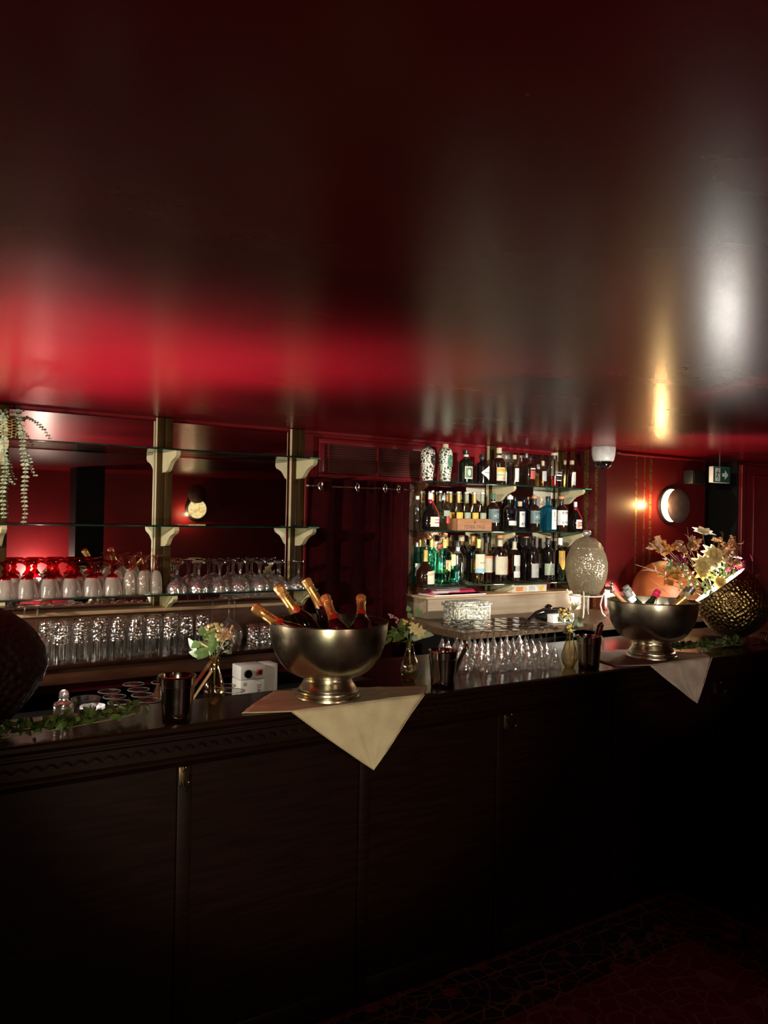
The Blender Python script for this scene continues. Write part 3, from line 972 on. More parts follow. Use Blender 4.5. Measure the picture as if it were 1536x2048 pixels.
C_red = pbr('red_wax', (.38, .012, .015), rough=.3, nscale=30, coat=.3)
C_orange = pbr('orange_wood_cap', (.58, .24, .07), rough=.5, nscale=30)
C_silver = pbr('silver_cap', (.6, .6, .58), rough=.3, metal=.9, nscale=30)
C_amberfoil = pbr('amber_neck_foil', (.55, .28, .06), rough=.3, metal=.4, nscale=40)


def ceramic(name, ink, paper):
    m, nt, out = _nt(name)
    b = N(nt, 'ShaderNodeBsdfPrincipled')
    b.inputs['Roughness'].default_value = .3
    L(nt, b.outputs[0], out.inputs[0])
    vec = tex_coord(nt, (1, 1, 1))
    nz_ = N(nt, 'ShaderNodeTexNoise')
    nz_.inputs['Scale'].default_value = 30
    L(nt, vec, nz_.inputs['Vector'])
    mixv = N(nt, 'ShaderNodeMix', data_type='RGBA')
    mixv.inputs[0].default_value = .025
    L(nt, vec, mixv.inputs[6])
    L(nt, nz_.outputs['Color'], mixv.inputs[7])
    vo = N(nt, 'ShaderNodeTexVoronoi', feature='DISTANCE_TO_EDGE')
    vo.inputs['Scale'].default_value = 54
    L(nt, mixv.outputs[2], vo.inputs['Vector'])
    cr = N(nt, 'ShaderNodeValToRGB')
    cr.color_ramp.interpolation = 'CONSTANT'
    cr.color_ramp.elements[0].color = rgba(paper)
    cr.color_ramp.elements[0].position = 0
    cr.color_ramp.elements[1].color = rgba(ink)
    cr.color_ramp.elements[1].position = .14
    L(nt, vo.outputs['Distance'], cr.inputs[0])
    L(nt, cr.outputs[0], b.inputs['Base Color'])
    return m


CER_black = ceramic('black_and_cream_ceramic', (.02, .018, .016), (.72, .68, .58))
CER_green = ceramic('green_and_cream_ceramic', (.03, .045, .03), (.62, .62, .50))

SHAPES = {  # (r fraction, z fraction); neck radius as fraction of r
    'wine': [(.96, .012), (1, .03), (1, .60), (.94, .655), (.78, .71), (.52, .755), (.42, .79), (.39, .83), (.38, .96), (.43, .965), (.43, 1)],
    'bordeaux': [(.96, .012), (1, .03), (1, .64), (.92, .69), (.66, .725), (.44, .755), (.40, .79), (.39, .96), (.44, .965), (.44, 1)],
    'squat': [(.80, .012), (.9, .04), (1, .16), (1, .30), (.92, .42), (.66, .52), (.36, .60), (.25, .68), (.22, .80), (.22, 1)],
    'round': [(.94, .012), (1, .03), (1, .57), (.95, .63), (.78, .69), (.48, .73), (.34, .76), (.32, .88), (.38, .885), (.38, 1)],
    'square': [(.93, .012), (1, .03), (1, .62), (.92, .67), (.6, .72), (.36, .75), (.33, .80), (.33, 1)],
    'vase': [(.70, .012), (.74, .03), (.82, .2), (.95, .5), (1, .66), (.98, .76), (.84, .84), (.5, .89), (.34, .905), (.30, 1)],
    'tall': [(.95, .01), (1, .03), (1, .66), (.95, .70), (.7, .75), (.42, .79), (.36, .83), (.36, 1)],
    'mixer': [(.93, .012), (1, .03), (1, .42), (.95, .48), (.7, .60), (.5, .72), (.45, .80), (.45, .96), (.52, .965), (.52, 1)],
    'bell': [(.95, .012), (1, .03), (1, .36), (.96, .48), (.82, .60), (.58, .70), (.38, .77), (.34, .82), (.34, 1)],
}


def bottle(name, key, z, shape, glass, label, cat='bottle', cap=C_black, capf=.12, capr=1.12, sq=2, rot=0, liquid=None, fill=.5, labels=(), texts=(), foil=None, foilf=(.75, .88), n=22, extra=None, yaw=9, knob=0):
    x, y, r, h = SH[key]
    t = thing(name, label, cat, (x, y, z), 0, 'bottles on the ' + {ZR[0]: 'top', ZR[1]: 'middle', ZR[2]: 'lowest'}[z - .0006] + ' bottle shelf')
    pr = SHAPES[shape]
    P = [(0, 0), (pr[0][0] * r * .9, 0)] + [(a * r, b_ * h, sq if b_ < .70 else 2) for a, b_ in pr if b_ <= 1 - capf + .001]
    nr = pr[-1][0] * r
    P += [(nr, (1 - capf) * h), (nr * .9, (1 - capf) * h)]
    RZ = Matrix.Rotation(R(-rot), 4, 'Z')
    MB().lathe(P, n, RZ).build('body', glass, t)
    if liquid:
        Lq = [(0, .004)] + [(a * r * .94, max(.005, b_ * h), sq if b_ < .70 else 2) for a, b_ in pr if b_ < fill]
        # radius at the fill line
        for (a0, b0), (a1, b1) in zip(pr, pr[1:]):
            if b0 <= fill <= b1:
                a = a0 + (a1 - a0) * (fill - b0) / max(1e-6, b1 - b0)
                Lq += [(a * r * .94, fill * h, sq), (0, fill * h)]
                break
        MB().lathe(Lq, n, RZ).build('liquid', liquid, t)
    z0 = (1 - capf) * h
    if cap is not None:
        cr_ = nr * capr
        cm = MB().lathe([(0, z0 - .0005), (cr_, z0 - .0005), (cr_, z0 + (h - z0) * .9), (cr_ * .9, h), (0, h)], 14)
        if knob:
            cm.ball((0, 0, h - .002), knob, 10, 6)
        cm.build('cap', cap, t)
    def rad(zf):
        for (a0, b0), (a1, b1) in zip(pr, pr[1:]):
            if b0 <= zf <= b1:
                return (a0 + (a1 - a0) * (zf - b0) / max(1e-6, b1 - b0)) * r
        return pr[0][0] * r
    if foil:
        f0, f1 = foilf
        ps = [(rad(f0 + (f1 - f0) * i / 6) + .0009, (f0 + (f1 - f0) * i / 6) * h) for i in range(7)]
        MB().lathe(ps, 16).build('neck_foil', foil, t)
    a_c = -PI / 2 - R(yaw)
    for i, lb_ in enumerate(labels):
        mat, f0, f1, half = lb_[:4]
        shp = lb_[4] if len(lb_) > 4 else None
        off = lb_[5] if len(lb_) > 5 else 0
        rr = max(rad(f0), rad(f1), rad((f0 + f1) / 2)) + .0008 + .0005 * i
        m = MB().patch(rr, f0 * h, f1 * h, a_c + R(off) - half, a_c + R(off) + half, 12, Matrix.Identity(4), sq, shp, 8 if shp else 1)
        m.build('label', mat, t)
    for tx in texts:
        body, fz, size, mat = tx[:4]
        off = tx[4] if len(tx) > 4 else 0
        vs, fs = text_geo(body, size * r, 1.0, .0)
        rr = rad(fz) + .0026
        o2 = []
        for v in vs:
            a = a_c + R(off) + v.x / rr
            c, s_ = math.cos(a), math.sin(a)
            k = 1 if sq == 2 else (abs(c) ** sq + abs(s_) ** sq) ** (-1 / sq)
            o2.append((rr * k * c, rr * k * s_, fz * h + v.y))
        MB().add(o2, fs).build('lettering', mat, t, False)
    if extra:
        extra(t, r, h)
    return t


def oval(u, v):
    a, b = 2 * u - 1, 2 * v - 1
    k = math.sqrt(max(0, 1 - b * b))
    return .5 + .5 * a * k, v


def diamond(u, v):
    return .5 + (u - .5) * (1 - abs(2 * v - 1) ** 1.1), v


def fan(u, v):   # point to the side, wide at the other end
    return u, .5 + (v - .5) * min(1, .06 + u * 1.15) * (1 if u < .82 else 1 - (u - .82) * 1.6)


def shield(u, v):
    k = min(1, .25 + 1.9 * v) if v < .4 else 1
    return .5 + (u - .5) * k, v


ZT, ZM, ZB = (z + .0006 for z in ZR)
# --- top shelf
bottle('gin_bottle', 'T1', ZT, 'vase', CER_black, 'black and cream floral ceramic bottle, first on the top shelf above the curtain side', cap=C_black, capf=.10, capr=1.1, labels=[(P_ink, .42, .70, .55, oval, 30)], texts=[('GIN', .58, .28, P_cream, 30)])
bottle('gin_bottle', 'T2', ZT, 'vase', CER_green, 'cream ceramic bottle with green oval badge and tall cream stopper', cap=C_cork, capf=.10, capr=1.35, labels=[(P_green, .36, .70, .6, oval, 26)], texts=[('GIN', .55, .28, P_cream, 26)])
bottle('rum_bottle', 'T3', ZT, 'round', M_b_green, 'squat black green rum bottle with framed portrait label on top shelf', cap=C_black, capf=.10, capr=1.2, foil=P_cream, foilf=(.80, .87),
       labels=[(P_cream, .12, .50, .62), (P_green, .16, .46, .50), (P_cream, .20, .42, .22, oval)])
bottle('gin_bottle', 'T4', ZT, 'round', M_b_dark, 'black apothecary gin bottle with pale fan shaped label', cap=C_black, capf=.16, capr=1.1, labels=[(P_white, .12, .62, .75, fan, 8)], texts=[("HENDRICK'S", .37, .20, P_ink, 18)])
bottle('rum_bottle', 'T5', ZT, 'round', M_b_brown, 'dark rum bottle with wide yellow and pale label and cream stopper', cap=C_cork, capf=.15, capr=1.1, foil=P_cream, foilf=(.72, .84),
       labels=[(P_cream, .10, .46, .85), (P_yellow, .33, .44, .8), (P_sage, .24, .28, .8), (P_orange, .12, .22, .25, oval, 22)], texts=[('MATUSALEM', .39, .22, P_red)])
bottle('liqueur_bottle', 'T6', ZT, 'tall', G_b_clear, 'slim straw coloured bottle half hidden behind the yellow labelled rum', cap=C_cork, capf=.12, liquid=G_b_gold, fill=.6)
bottle('whisky_bottle', 'T7', ZT, 'round', G_b_clear, 'small amber whisky bottle with narrow white label reading 5', cap=C_cork, capf=.14, liquid=G_b_amber, fill=.62, labels=[(P_white, .12, .56, .55, None, 10)], texts=[('5', .36, .6, P_grey, 10)])
bottle('whisky_bottle', 'T8', ZT, 'tall', G_b_clear, 'clear necked bottle with red brown spirit behind the red labelled one', cap=C_silver, capf=.14, liquid=G_b_red, fill=.64)
bottle('bitter_bottle', 'T9', ZT, 'round', M_b_brown, 'dark bitter bottle with small red label on top shelf', cap=C_black, capf=.12, labels=[(P_red, .24, .52, .6, None, 6), (P_white, .56, .60, .6, None, 6)])
bottle('cordial_bottle', 'T10', ZT, 'round', G_b_clear, 'tiny straw and amber bottle with round stopper behind the grey labelled one', cap=C_white, capf=.2, liquid=G_b_gold, fill=.5, knob=.006)
bottle('cordial_bottle', 'T11', ZT, 'round', G_b_clear, 'small squat bottle with grey label and pale stopper', cap=C_cork, capf=.18, liquid=G_b_amber, fill=.55, labels=[(P_grey, .22, .60, .8, None, 6)])
bottle('tequila_bottle', 'T12', ZT, 'bell', G_b_clear, 'broad clear bottle a third full of brown spirit, black neck band', cap=C_cork, capf=.07, capr=1.4, foil=C_black, foilf=(.80, .925), liquid=G_b_red, fill=.33,
       labels=[(P_white, .33, .37, .55, None, 12), (P_ink, .22, .30, .55, None, 12), (P_white, .19, .21, .4, None, 6)], texts=[('Corralejo', .43, .34, P_white, 12)])
bottle('liqueur_bottle', 'T13', ZT, 'tall', G_b_clear, 'small straw yellow bottle half behind the last bottle by the wallpaper', cap=C_cork, capf=.14, liquid=G_b_gold, fill=.6)
bottle('whisky_bottle', 'T14', ZT, 'round', G_b_clear, 'small amber bottle with narrow white label, last on the top shelf', cap=C_cork, capf=.14, capr=1.5, liquid=G_b_amber, fill=.55, labels=[(P_white, .12, .58, .6, None, 10)], texts=[('5', .36, .6, P_grey, 10)])


# --- middle shelf
def ribbon(t, r, h):
    m = MB()
    m.tube([(r * .22 * math.cos(a), r * .22 * math.sin(a) - .004, h * (.80 - .012 * i)) for i, a in enumerate([-2.8, -2.2, -1.6, -1.0, -.4])] +
           [(r * .34, -r * .45, h * .62), (r * .55, -r * .78, h * .46), (r * .5, -r * .95, h * .36)], .0035, 6)
    m.lathe([(r * .27, h * .56), (r * .24, h * .70), (r * .235, h * .83), (r * .22, h * .84)], 14)
    m.build('red_ribbon', C_red, t)


bottle('vodka_bottle', 'M1', ZM, 'tall', G_b_clear, 'plain clear bottle at the curtain end of the middle shelf', cap=C_white, capf=.1)
bottle('liqueur_bottle', 'M2', ZM, 'squat', M_b_dark, 'dark pot bellied liqueur bottle with red ribbon beside the mixers', cap=C_white, capf=.17, capr=1.25, yaw=0, labels=[(P_cream, .10, .36, .75, None, 10), (P_white, .105, .355, .5, None, 22), (P_red, .19, .22, .48, None, 22), (P_red, .27, .29, .48, None, 22)], extra=ribbon)
for k, nm, cp, fo in (('M3', 'back mixer bottle with yellow neck label, first behind the clear gin', P_cream, C_amberfoil), ('M4', 'back mixer bottle with green neck label, second behind the clear gin', P_cream, P_sage), ('M5', 'back mixer bottle with yellow neck label beside the wooden crate', P_cream, C_amberfoil)):
    bottle('mixer_bottle', k, ZM, 'mixer', G_b_tonic, nm, cap=C_silver, capf=.05, foil=fo, foilf=(.74, .92), labels=[(P_sage, .2, .38, .8)])
bottle('gin_bottle', 'M6', ZM, 'round', G_b_clear, 'clear round gin bottle with small red label before the crate', cap=C_silver, capf=.14, capr=1.1, labels=[(P_sage, .4, .56, .6, None, 12), (P_red, .2, .40, .45, None, 26)])
bottle('gin_bottle', 'M8', ZM, 'round', M_b_brown, 'brown gin bottle with grey teal two-line label next to the crate', cap=P_green, capf=.16, capr=1.0, foil=P_grey, foilf=(.76, .80), labels=[(P_teal, .22, .58, 1.25), (P_cream, .385, .41, .2, None, -8)],
       texts=[('KYRÖ', .50, .62, P_ink, 20), ('KYRÖ', .29, .62, P_ink, 20)])
bottle('gin_bottle', 'M9', ZM, 'round', G_b_clear, 'clear apothecary bottle with small white label and round white stopper', cap=C_white, capf=.1, capr=1.2, knob=.012, labels=[(P_white, .16, .29, .75, None, 4), (M_b_navy, .5, .58, .7, None, 4)])
bottle('gin_bottle', 'M10', ZM, 'round', G_b_clear, 'short clear bottle with white label of bold two-line lettering', cap=C_cork, capf=.16, capr=1.15, labels=[(P_white, .14, .66, .85, None, 14)], texts=[('KY', .56, .72, P_ink, 14), ('RÖ', .24, .72, P_ink, 14)])
bottle('gin_bottle', 'M11', ZM, 'round', M_b_navy, 'navy bottle with blue black neck standing behind the short white labelled bottle', cap=M_b_navy, capf=.14, capr=1.1)
bottle('gin_bottle', 'M12', ZM, 'round', M_b_brown, 'brown gin bottle with grey teal two-line label beside the blue bottle', cap=C_orange, capf=.07, capr=1.25, foil=C_black, foilf=(.80, .925), labels=[(P_teal, .22, .58, 1.25), (P_cream, .385, .41, .2, None, -8)],
       texts=[('KYRÖ', .50, .62, P_ink, 20), ('KYRÖ', .29, .62, P_ink, 20)])
bottle('gin_bottle', 'M13', ZM, 'square', G_b_blue, 'sapphire blue square gin bottle with white oval crest label', cap=C_black, capf=.12, sq=6, yaw=0, labels=[(P_white, .06, .62, .5, None, 20), (P_grey, .38, .58, .16, oval, 20)], texts=[('BOMBAY', .32, .17, P_ink, 20)])
bottle('whisky_bottle', 'M14', ZM, 'round', M_b_brown, 'dark whisky bottle with white two-line label past the blue bottle', cap=C_orange, capf=.07, capr=1.25, foil=C_black, foilf=(.80, .925), labels=[(P_white, .18, .60, 1.25)],
       texts=[('KYRÖ', .52, .62, P_ink, 18), ('KYRÖ', .25, .62, P_ink, 18)])
bottle('liqueur_bottle', 'M15', ZM, 'squat', M_b_dark, 'dark bellied liqueur bottle with red ribbon, last on the middle shelf', cap=C_white, capf=.17, capr=1.25, yaw=0, labels=[(P_white, .10, .40, .7, None, 4), (P_orange, .14, .34, .22, None, -14), (P_ink, .20, .23, .3, None, 16), (P_ink, .28, .31, .3, None, 16)], extra=ribbon)

# wooden crate with mixers in it
cx0, cx1, cy0, cy1 = 3.03, 3.30, 3.80, 3.98
cr_t = thing('wooden_crate', 'small wooden crate with burnt-in lettering holding mixer bottles', 'crate', ((cx0 + cx1) / 2, cy0, ZM))
hw = (cx1 - cx0) / 2
M_crate = pbr('crate_wood', (.34, .15, .062), rough=.55, col2=(.24, .10, .04), nscale=5, stretch=(2, 14, 16), detail=6)
MB().rbox(-hw, hw, 0, .009, 0, .074, .002).build('side_board', M_crate, cr_t)
MB().rbox(-hw, hw, .171, .18, 0, .074, .002).build('side_board', M_crate, cr_t)
MB().rbox(-hw, -hw + .009, .009, .171, 0, .074, .002).rbox(hw - .009, hw, .009, .171, 0, .074, .002).build('end_board', M_crate, cr_t)
MB().box(-hw + .009, hw - .009, .009, .171, .004, .010).build('bottom_board', M_crate, cr_t)
vs, fs = text_geo('FEVER-TREE', .032)
MB().add([(v.x, -.0008, .022 + v.y) for v in vs], fs).build('lettering', pbr('burnt_brand', (.10, .035, .012), rough=.6), cr_t, False)
MB().prism([(0, .042), (.007, .052), (.005, .060), (-.005, .060), (-.007, .052)], -.001, -.0004, 'Y').build('crest', D.materials['burnt_brand'], cr_t, False)
mx_ = None
lab = ['yellow labelled', 'green labelled'] * 2
for row in range(2):
    for i in range(4):
        yl = i % 2 == 0
        t = thing('mixer_bottle', f'clear {lab[i]} mixer bottle in the wooden crate, {ORD[i]} along its {("front", "back")[row]} row', 'bottle', (cx0 + .042 + i * .062, cy0 + .046 + row * .082, ZM + .0106), 0, 'mixer bottles in the crate')
        h, r = .228, .026
        MB().lathe([(0, 0), (r * .9, 0)] + [(a * r, b_ * h) for a, b_ in SHAPES['mixer'] if b_ < .97], 18).build('body', G_b_tonic, t)
        MB().lathe([(0, h * .95), (r * .56, h * .95), (r * .58, h * .99), (r * .5, h), (0, h)], 14).build('cap', C_silver if yl else C_white, t)
        MB().lathe([(r * .5, h * .70), (r * .47, h * .80), (r * .465, h * .93)], 14).build('neck_foil', C_amberfoil if yl else P_sage, t)
        MB().patch(r + .0008, h * .12, h * .44, -PI / 2 - 1.1, -PI / 2 + .9, 10).build('label', P_yellow if yl else P_sage, t)

# --- lowest shelf
bottle('gin_bottle', 'B1', ZB, 'tall', G_b_teal, 'turquoise bottle half hidden behind the dark rum near the curtain', cap=C_silver, capf=.1, labels=[(P_white, .2, .5, .7)])
bottle('rum_bottle', 'B2', ZB, 'squat', M_b_brown, 'dark bellied rum bottle with slanted cream label and amber neck', cap=C_amberfoil, capf=.05, foil=C_amberfoil, foilf=(.68, .95), yaw=0, labels=[(P_cream, .05, .42, .6, lambda u, v: (u, v + .10 * (u - .5) * (1 if v > .5 else 0)), 14), (P_tan, .30, .36, .5, lambda u, v: (u, v + .7 * (u - .5)), 14)])
bottle('absinthe_bottle', 'B3', ZB, 'tall', G_b_teal, 'turquoise bottle with gold neck foil behind the dark rum', cap=P_goldfoil, capf=.1, foil=P_goldfoil, foilf=(.80, .90))
bottle('absinthe_bottle', 'B4', ZB, 'tall', G_b_teal, 'tall turquoise bottle with gold label, brightest on the lowest shelf', cap=P_goldfoil, capf=.06, foil=P_goldfoil, foilf=(.80, .93), labels=[(P_tan, .34, .54, .5, None, 12), (P_goldfoil, .38, .50, .3, oval, 12)])
bottle('gin_bottle', 'B5', ZB, 'round', G_b_clear, 'pale corked bottle behind the tall turquoise one', cap=C_cork, capf=.12, capr=1.3)
bottle('gin_bottle', 'B6', ZB, 'round', G_b_clear, 'stepped clear gin bottle with aqua spirit and black stopper', cap=C_black, capf=.14, capr=1.25, liquid=G_b_teal, fill=.42, foil=C_silver, foilf=(.72, .86),
       extra=lambda t, r, h: MB().lathe([(r * 1.01, h * .18), (r * 1.05, h * .19), (r * 1.05, h * .2), (r * 1.01, h * .21)], 22).lathe([(r * 1.01, h * .5), (r * 1.05, h * .51), (r * 1.05, h * .52), (r * 1.01, h * .53)], 22).build('glass_bands', G_b_clear, t))
bottle('gin_bottle', 'B7', ZB, 'round', G_b_clear, 'wide necked cream capped bottle behind the stepped gin bottle', cap=C_cork, capf=.12, capr=1.4)
bottle('liqueur_bottle', 'B8', ZB, 'wine', M_b_navy, 'dark navy bottle with orange gold foil behind the pale wine bottle', cap=C_amberfoil, capf=.04, foil=C_amberfoil, foilf=(.78, .96), labels=[(P_tan, .2, .5, .9)])
bottle('wine_bottle', 'B9', ZB, 'wine', G_b_clear, 'pale wine bottle with cream label over a light blue band', cap=P_goldfoil, capf=.04, foil=P_goldfoil, foilf=(.80, .96), liquid=G_b_gold, fill=.60, labels=[(P_cream, .28, .66, 1.1, None, 6), (P_lightblue, .24, .34, 1.1, None, 6)], texts=[('Sauvignon', .47, .30, P_ink, 18)])
bottle('whisky_bottle', 'B10', ZB, 'wine', G_b_clear, 'long necked amber bottle with cream label between pale wine and broad whisky', cap=C_black, capf=.14, capr=1.1, liquid=G_b_red, fill=.62, labels=[(P_cream, .22, .58, 1.1, None, 6), (P_orange, .53, .58, 1.0, None, 6)])
bottle('whisky_bottle', 'B11', ZB, 'round', G_b_clear, 'broad whisky bottle with the widest cream label and orange cork', cap=C_orange, capf=.07, capr=1.2, foil=P_cream, foilf=(.76, .90), liquid=G_b_amber, fill=.62, labels=[(P_cream, .17, .55, 1.15, None, 2)], texts=[('10', .36, .5, P_tan, 14)])
bottle('whisky_bottle', 'B12', ZB, 'wine', G_b_clear, 'amber bottle with yellow label behind the broad whisky', cap=C_black, capf=.12, liquid=G_b_amber, fill=.6, labels=[(P_yellow, .16, .5, .9, None, 10)])
bottle('whisky_bottle', 'B13', ZB, 'round', G_b_clear, 'amber whisky with white label and pale yellow neck band', cap=C_black, capf=.10, foil=P_cream, foilf=(.72, .90), liquid=G_b_amber, fill=.62, labels=[(P_white, .36, .60, .75, None, 8), (P_white, .10, .24, .75, None, 8), (P_grey, .24, .36, .5, None, 8)])
bottle('wine_bottle', 'B14', ZB, 'bordeaux', M_b_dark, 'black wine bottle with orange cap, first of the dark wines', cap=C_orange, capf=.03, foil=C_black, foilf=(.80, .965))
bottle('wine_bottle', 'B15', ZB, 'bordeaux', M_b_dark, 'dark wine bottle with grey label showing a white drop', cap=C_black, capf=.04, capr=1.0, labels=[(P_grey, .09, .40, 1.0, None, 8), (P_white, .20, .32, .16, diamond, 16)])
bottle('wine_bottle', 'B16', ZB, 'bordeaux', M_b_green, 'dark bottle with cream label and orange top behind two wines', cap=C_orange, capf=.03, labels=[(P_cream, .28, .62, .9, None, 14)])
bottle('wine_bottle', 'B17', ZB, 'bordeaux', M_b_dark, 'dark wine bottle with sage green band label', cap=C_orange, capf=.03, foil=C_black, foilf=(.82, .965), labels=[(P_sage, .13, .39, 1.15, None, 4), (P_cream, .26, .28, .12, None, 10)])
bottle('whisky_bottle', 'B18', ZB, 'bordeaux', M_b_green, 'dark green bottle with yellow shield label beside the drink dispenser', cap=C_white, capf=.16, capr=1.1, labels=[(P_yellow, .26, .70, .95, shield, 6), (P_tan, .50, .53, .8, None, 6)])
bottle('wine_bottle', 'B19', ZB, 'bordeaux', M_b_dark, 'dark bottle with small yellow label half behind the dispenser', cap=C_black, capf=.05, labels=[(P_yellow, .30, .55, .8)])
# ---------------------------------------------------------------- things on the bar counter
random.seed(5)
ZC = 1.1005
M_silver = pbr('tarnished_silver', (.66, .62, .50), rough=.26, metal=1, col2=(.40, .35, .23), nscale=9, detail=8, rvar=.1, bump=.12, bscale=35, bdist=.002, contrast=(.3, .7))
M_steel = pbr('polished_steel', (.52, .47, .42), rough=.12, metal=1, col2=(.45, .40, .35), nscale=30, rvar=.04)
M_copper = pbr('copper', (.55, .26, .14), rough=.25, metal=1, nscale=30, rvar=.06)
M_gold = pbr('bottle_gold_foil', (.80, .46, .16), rough=.32, metal=.75, col2=(.72, .38, .13), nscale=50, bump=.4, bscale=140, bdist=.001)
M_seal = pbr('red_seal', (.62, .03, .015), rough=.4, nscale=40)
M_ivory = pbr('ivory_line', (.6, .55, .42), rough=.5, nscale=40)
M_stick = pbr('pale_stick_wood', (.55, .38, .22), rough=.5, nscale=8, stretch=(1, 1, 8))
M_linen2 = pbr('pink_grey_linen', (.56, .46, .38), rough=.85, spec=.15, col2=(.46, .37, .30), nscale=18, bump=.5, bscale=420, bdist=.0008)
M_hammer = pbr('hammered_bronze', (.30, .215, .09), rough=.31, metal=1, col2=(.21, .145, .06), nscale=14, bump=1.0, bscale=52, bkind='hammer', bdist=.010, rvar=.06)
M_hammer_dark = pbr('dark_hammered_copper', (.013, .0036, .0016), rough=.6, metal=.2, spec=.15, col2=(.008, .0022, .001), nscale=14, bump=1.0, bscale=46, bkind='hammer', bdist=.012, rvar=.06)


def punch_bowl(name, label, loc):
    t = thing(name, label, 'bowl', loc)
    R_ = .21
    pr = []
    H, z0 = .265, .075
    for i in range(19):
        a = PI / 2 * i / 18
        pr.append((.082 + (R_ - .082) * math.sin(a) ** .88 if i else .06, z0 + (H - z0) * (1 - math.cos(a)) ** .93))
    pr = [(.0, z0 + .001), (.06, z0 + .001)] + pr[1:]
    inner = [(r - .004, z + (.004 if i < 14 else 0)) for i, (r, z) in enumerate(pr)]
    MB().lathe(pr + [(R_ + .002, H + .001), (R_ + .003, H + .004), (R_, H + .005), (R_ - .004, H + .003)] + [(max(0, a), b) for a, b in inner[::-1]], 72).build('bowl', M_silver, t, True, 50)
    MB().lathe([(.0, .0), (.118, .0), (.1185, .006), (.116, .012), (.110, .014), (.112, .02), (.110, .027), (.102, .030), (.100, .037), (.094, .046), (.088, .056), (.0835, .066), (.084, .074), (.088, .078), (.084, .082), (.06, .084), (0, .084)], 56).build('foot', M_silver, t, True, 40)
    return t


punch_bowl('champagne_bowl', 'wide silver footed bowl holding five champagne bottles on the cream napkin', (1.41, 2.487, ZC + .0035))
punch_bowl('champagne_bowl', 'wide silver footed bowl filled with foil topped necks on the far pink grey napkin', (3.185, 2.50, ZC + .0035))


def champagne(tip, dr, label, spin):
    """stands with its top at tip, pointing along dr"""
    dr = V(dr).normalized()
    H = .305
    t = thing('champagne_bottle', label, 'bottle', V(tip) - dr * H, 0, 'champagne bottles in the silver bowl')
    xx = V((-.5, -.86, 0))
    t.rotation_mode = 'QUATERNION'
    t.rotation_quaternion = frame((0, 0, 0), dr, xx).to_quaternion() @ Euler((0, 0, spin)).to_quaternion()
    MB().lathe([(0, .015), (.03, .003), (.043, 0), (.0445, .01), (.0445, .120), (.042, .138), (.035, .158), (.0265, .176), (.020, .194), (.0172, .21), (.0155, .25), (.0155, .27)], 30).build('glass', M_b_dark, t)
    MB().lathe([(.0225, .189), (.0186, .206), (.0172, .222), (.0165, .245), (.0163, .264), (.0172, .266), (.0172, .269), (.0163, .27)], 26).build('neck_foil', M_gold, t)
    cap = MB()
    prof = [(.0168, .268), (.0182, .273), (.0176, .280), (.0192, .290), (.0196, .297), (.0165, .303), (.008, .3052), (0, .3055)]
    cap.lathe(prof, 24)
    cap.v = [V((p.x * (1 + .05 * math.sin(7 * math.atan2(p.y, p.x))), p.y * (1 + .05 * math.sin(7 * math.atan2(p.y, p.x))), p.z)) for p in cap.v]
    wire = cap.build('crown_foil', M_gold, t)
    MB().tube([(.0188 * math.cos(a), .0188 * math.sin(a), .272) for a in [2 * PI * i / 20 for i in range(20)]], .0012, 6, True).build('wire_collar', M_gold, wire)
    # red seal over the lower edge of the foil, facing local +x
    MB().patch(.0240, .182, .207, -.72, .72, 12, None, 2, oval, 8).xf(Matrix.Identity(4)).build('red_seal', M_seal, t)
    vs, fs = text_geo('MOËT', .0165, 1.05)
    rr = .0190
    MB().add([(rr * math.cos(-v.y / rr * 1.0), rr * math.sin(-v.y / rr * 1.0), .236 + v.x) for v in vs], [f[::-1] for f in fs]).build('lettering', P_ink, t, False)
    # fine ivory line crossing below the foil, and the shoulder label
    ln = MB()
    for s in (-1, 1):
        ln.tube([((.0445 * (1 - .0) if z < .12 else .0445 - (z - .12) * .36) * math.cos(a) * 1.01, (.0445 if z < .12 else .0445 - (z - .12) * .36) * math.sin(a) * 1.01, z)
                 for a, z in [(s * (.15 + .9 * k / 6), .178 - .052 * (k / 6) ** 1.5) for k in range(7)]], .0007, 4)
    ln.build('shoulder_line', M_ivory, t)
    return t


champagne((1.165, 2.59, 1.423), (-.60, .60, .529), 'champagne bottle leaning far over the bowl rim towards the tumblers, lowest neck', .75)
champagne((1.252, 2.59, 1.496), (-.55, .20, .811), 'champagne bottle leaning against its taller neighbour, second neck from the tumblers', .6)
champagne((1.402, 2.66, 1.508), (-.40, .35, .847), 'champagne bottle with the highest gold neck of the five', .7)
champagne((1.455, 2.60, 1.448), (.05, .70, .712), 'champagne bottle with red seal facing front at the middle of the bowl', .3)
champagne((1.636, 2.64, 1.436), (.40, .70, .592), 'champagne bottle standing alone near the far rim of the bowl', .1)


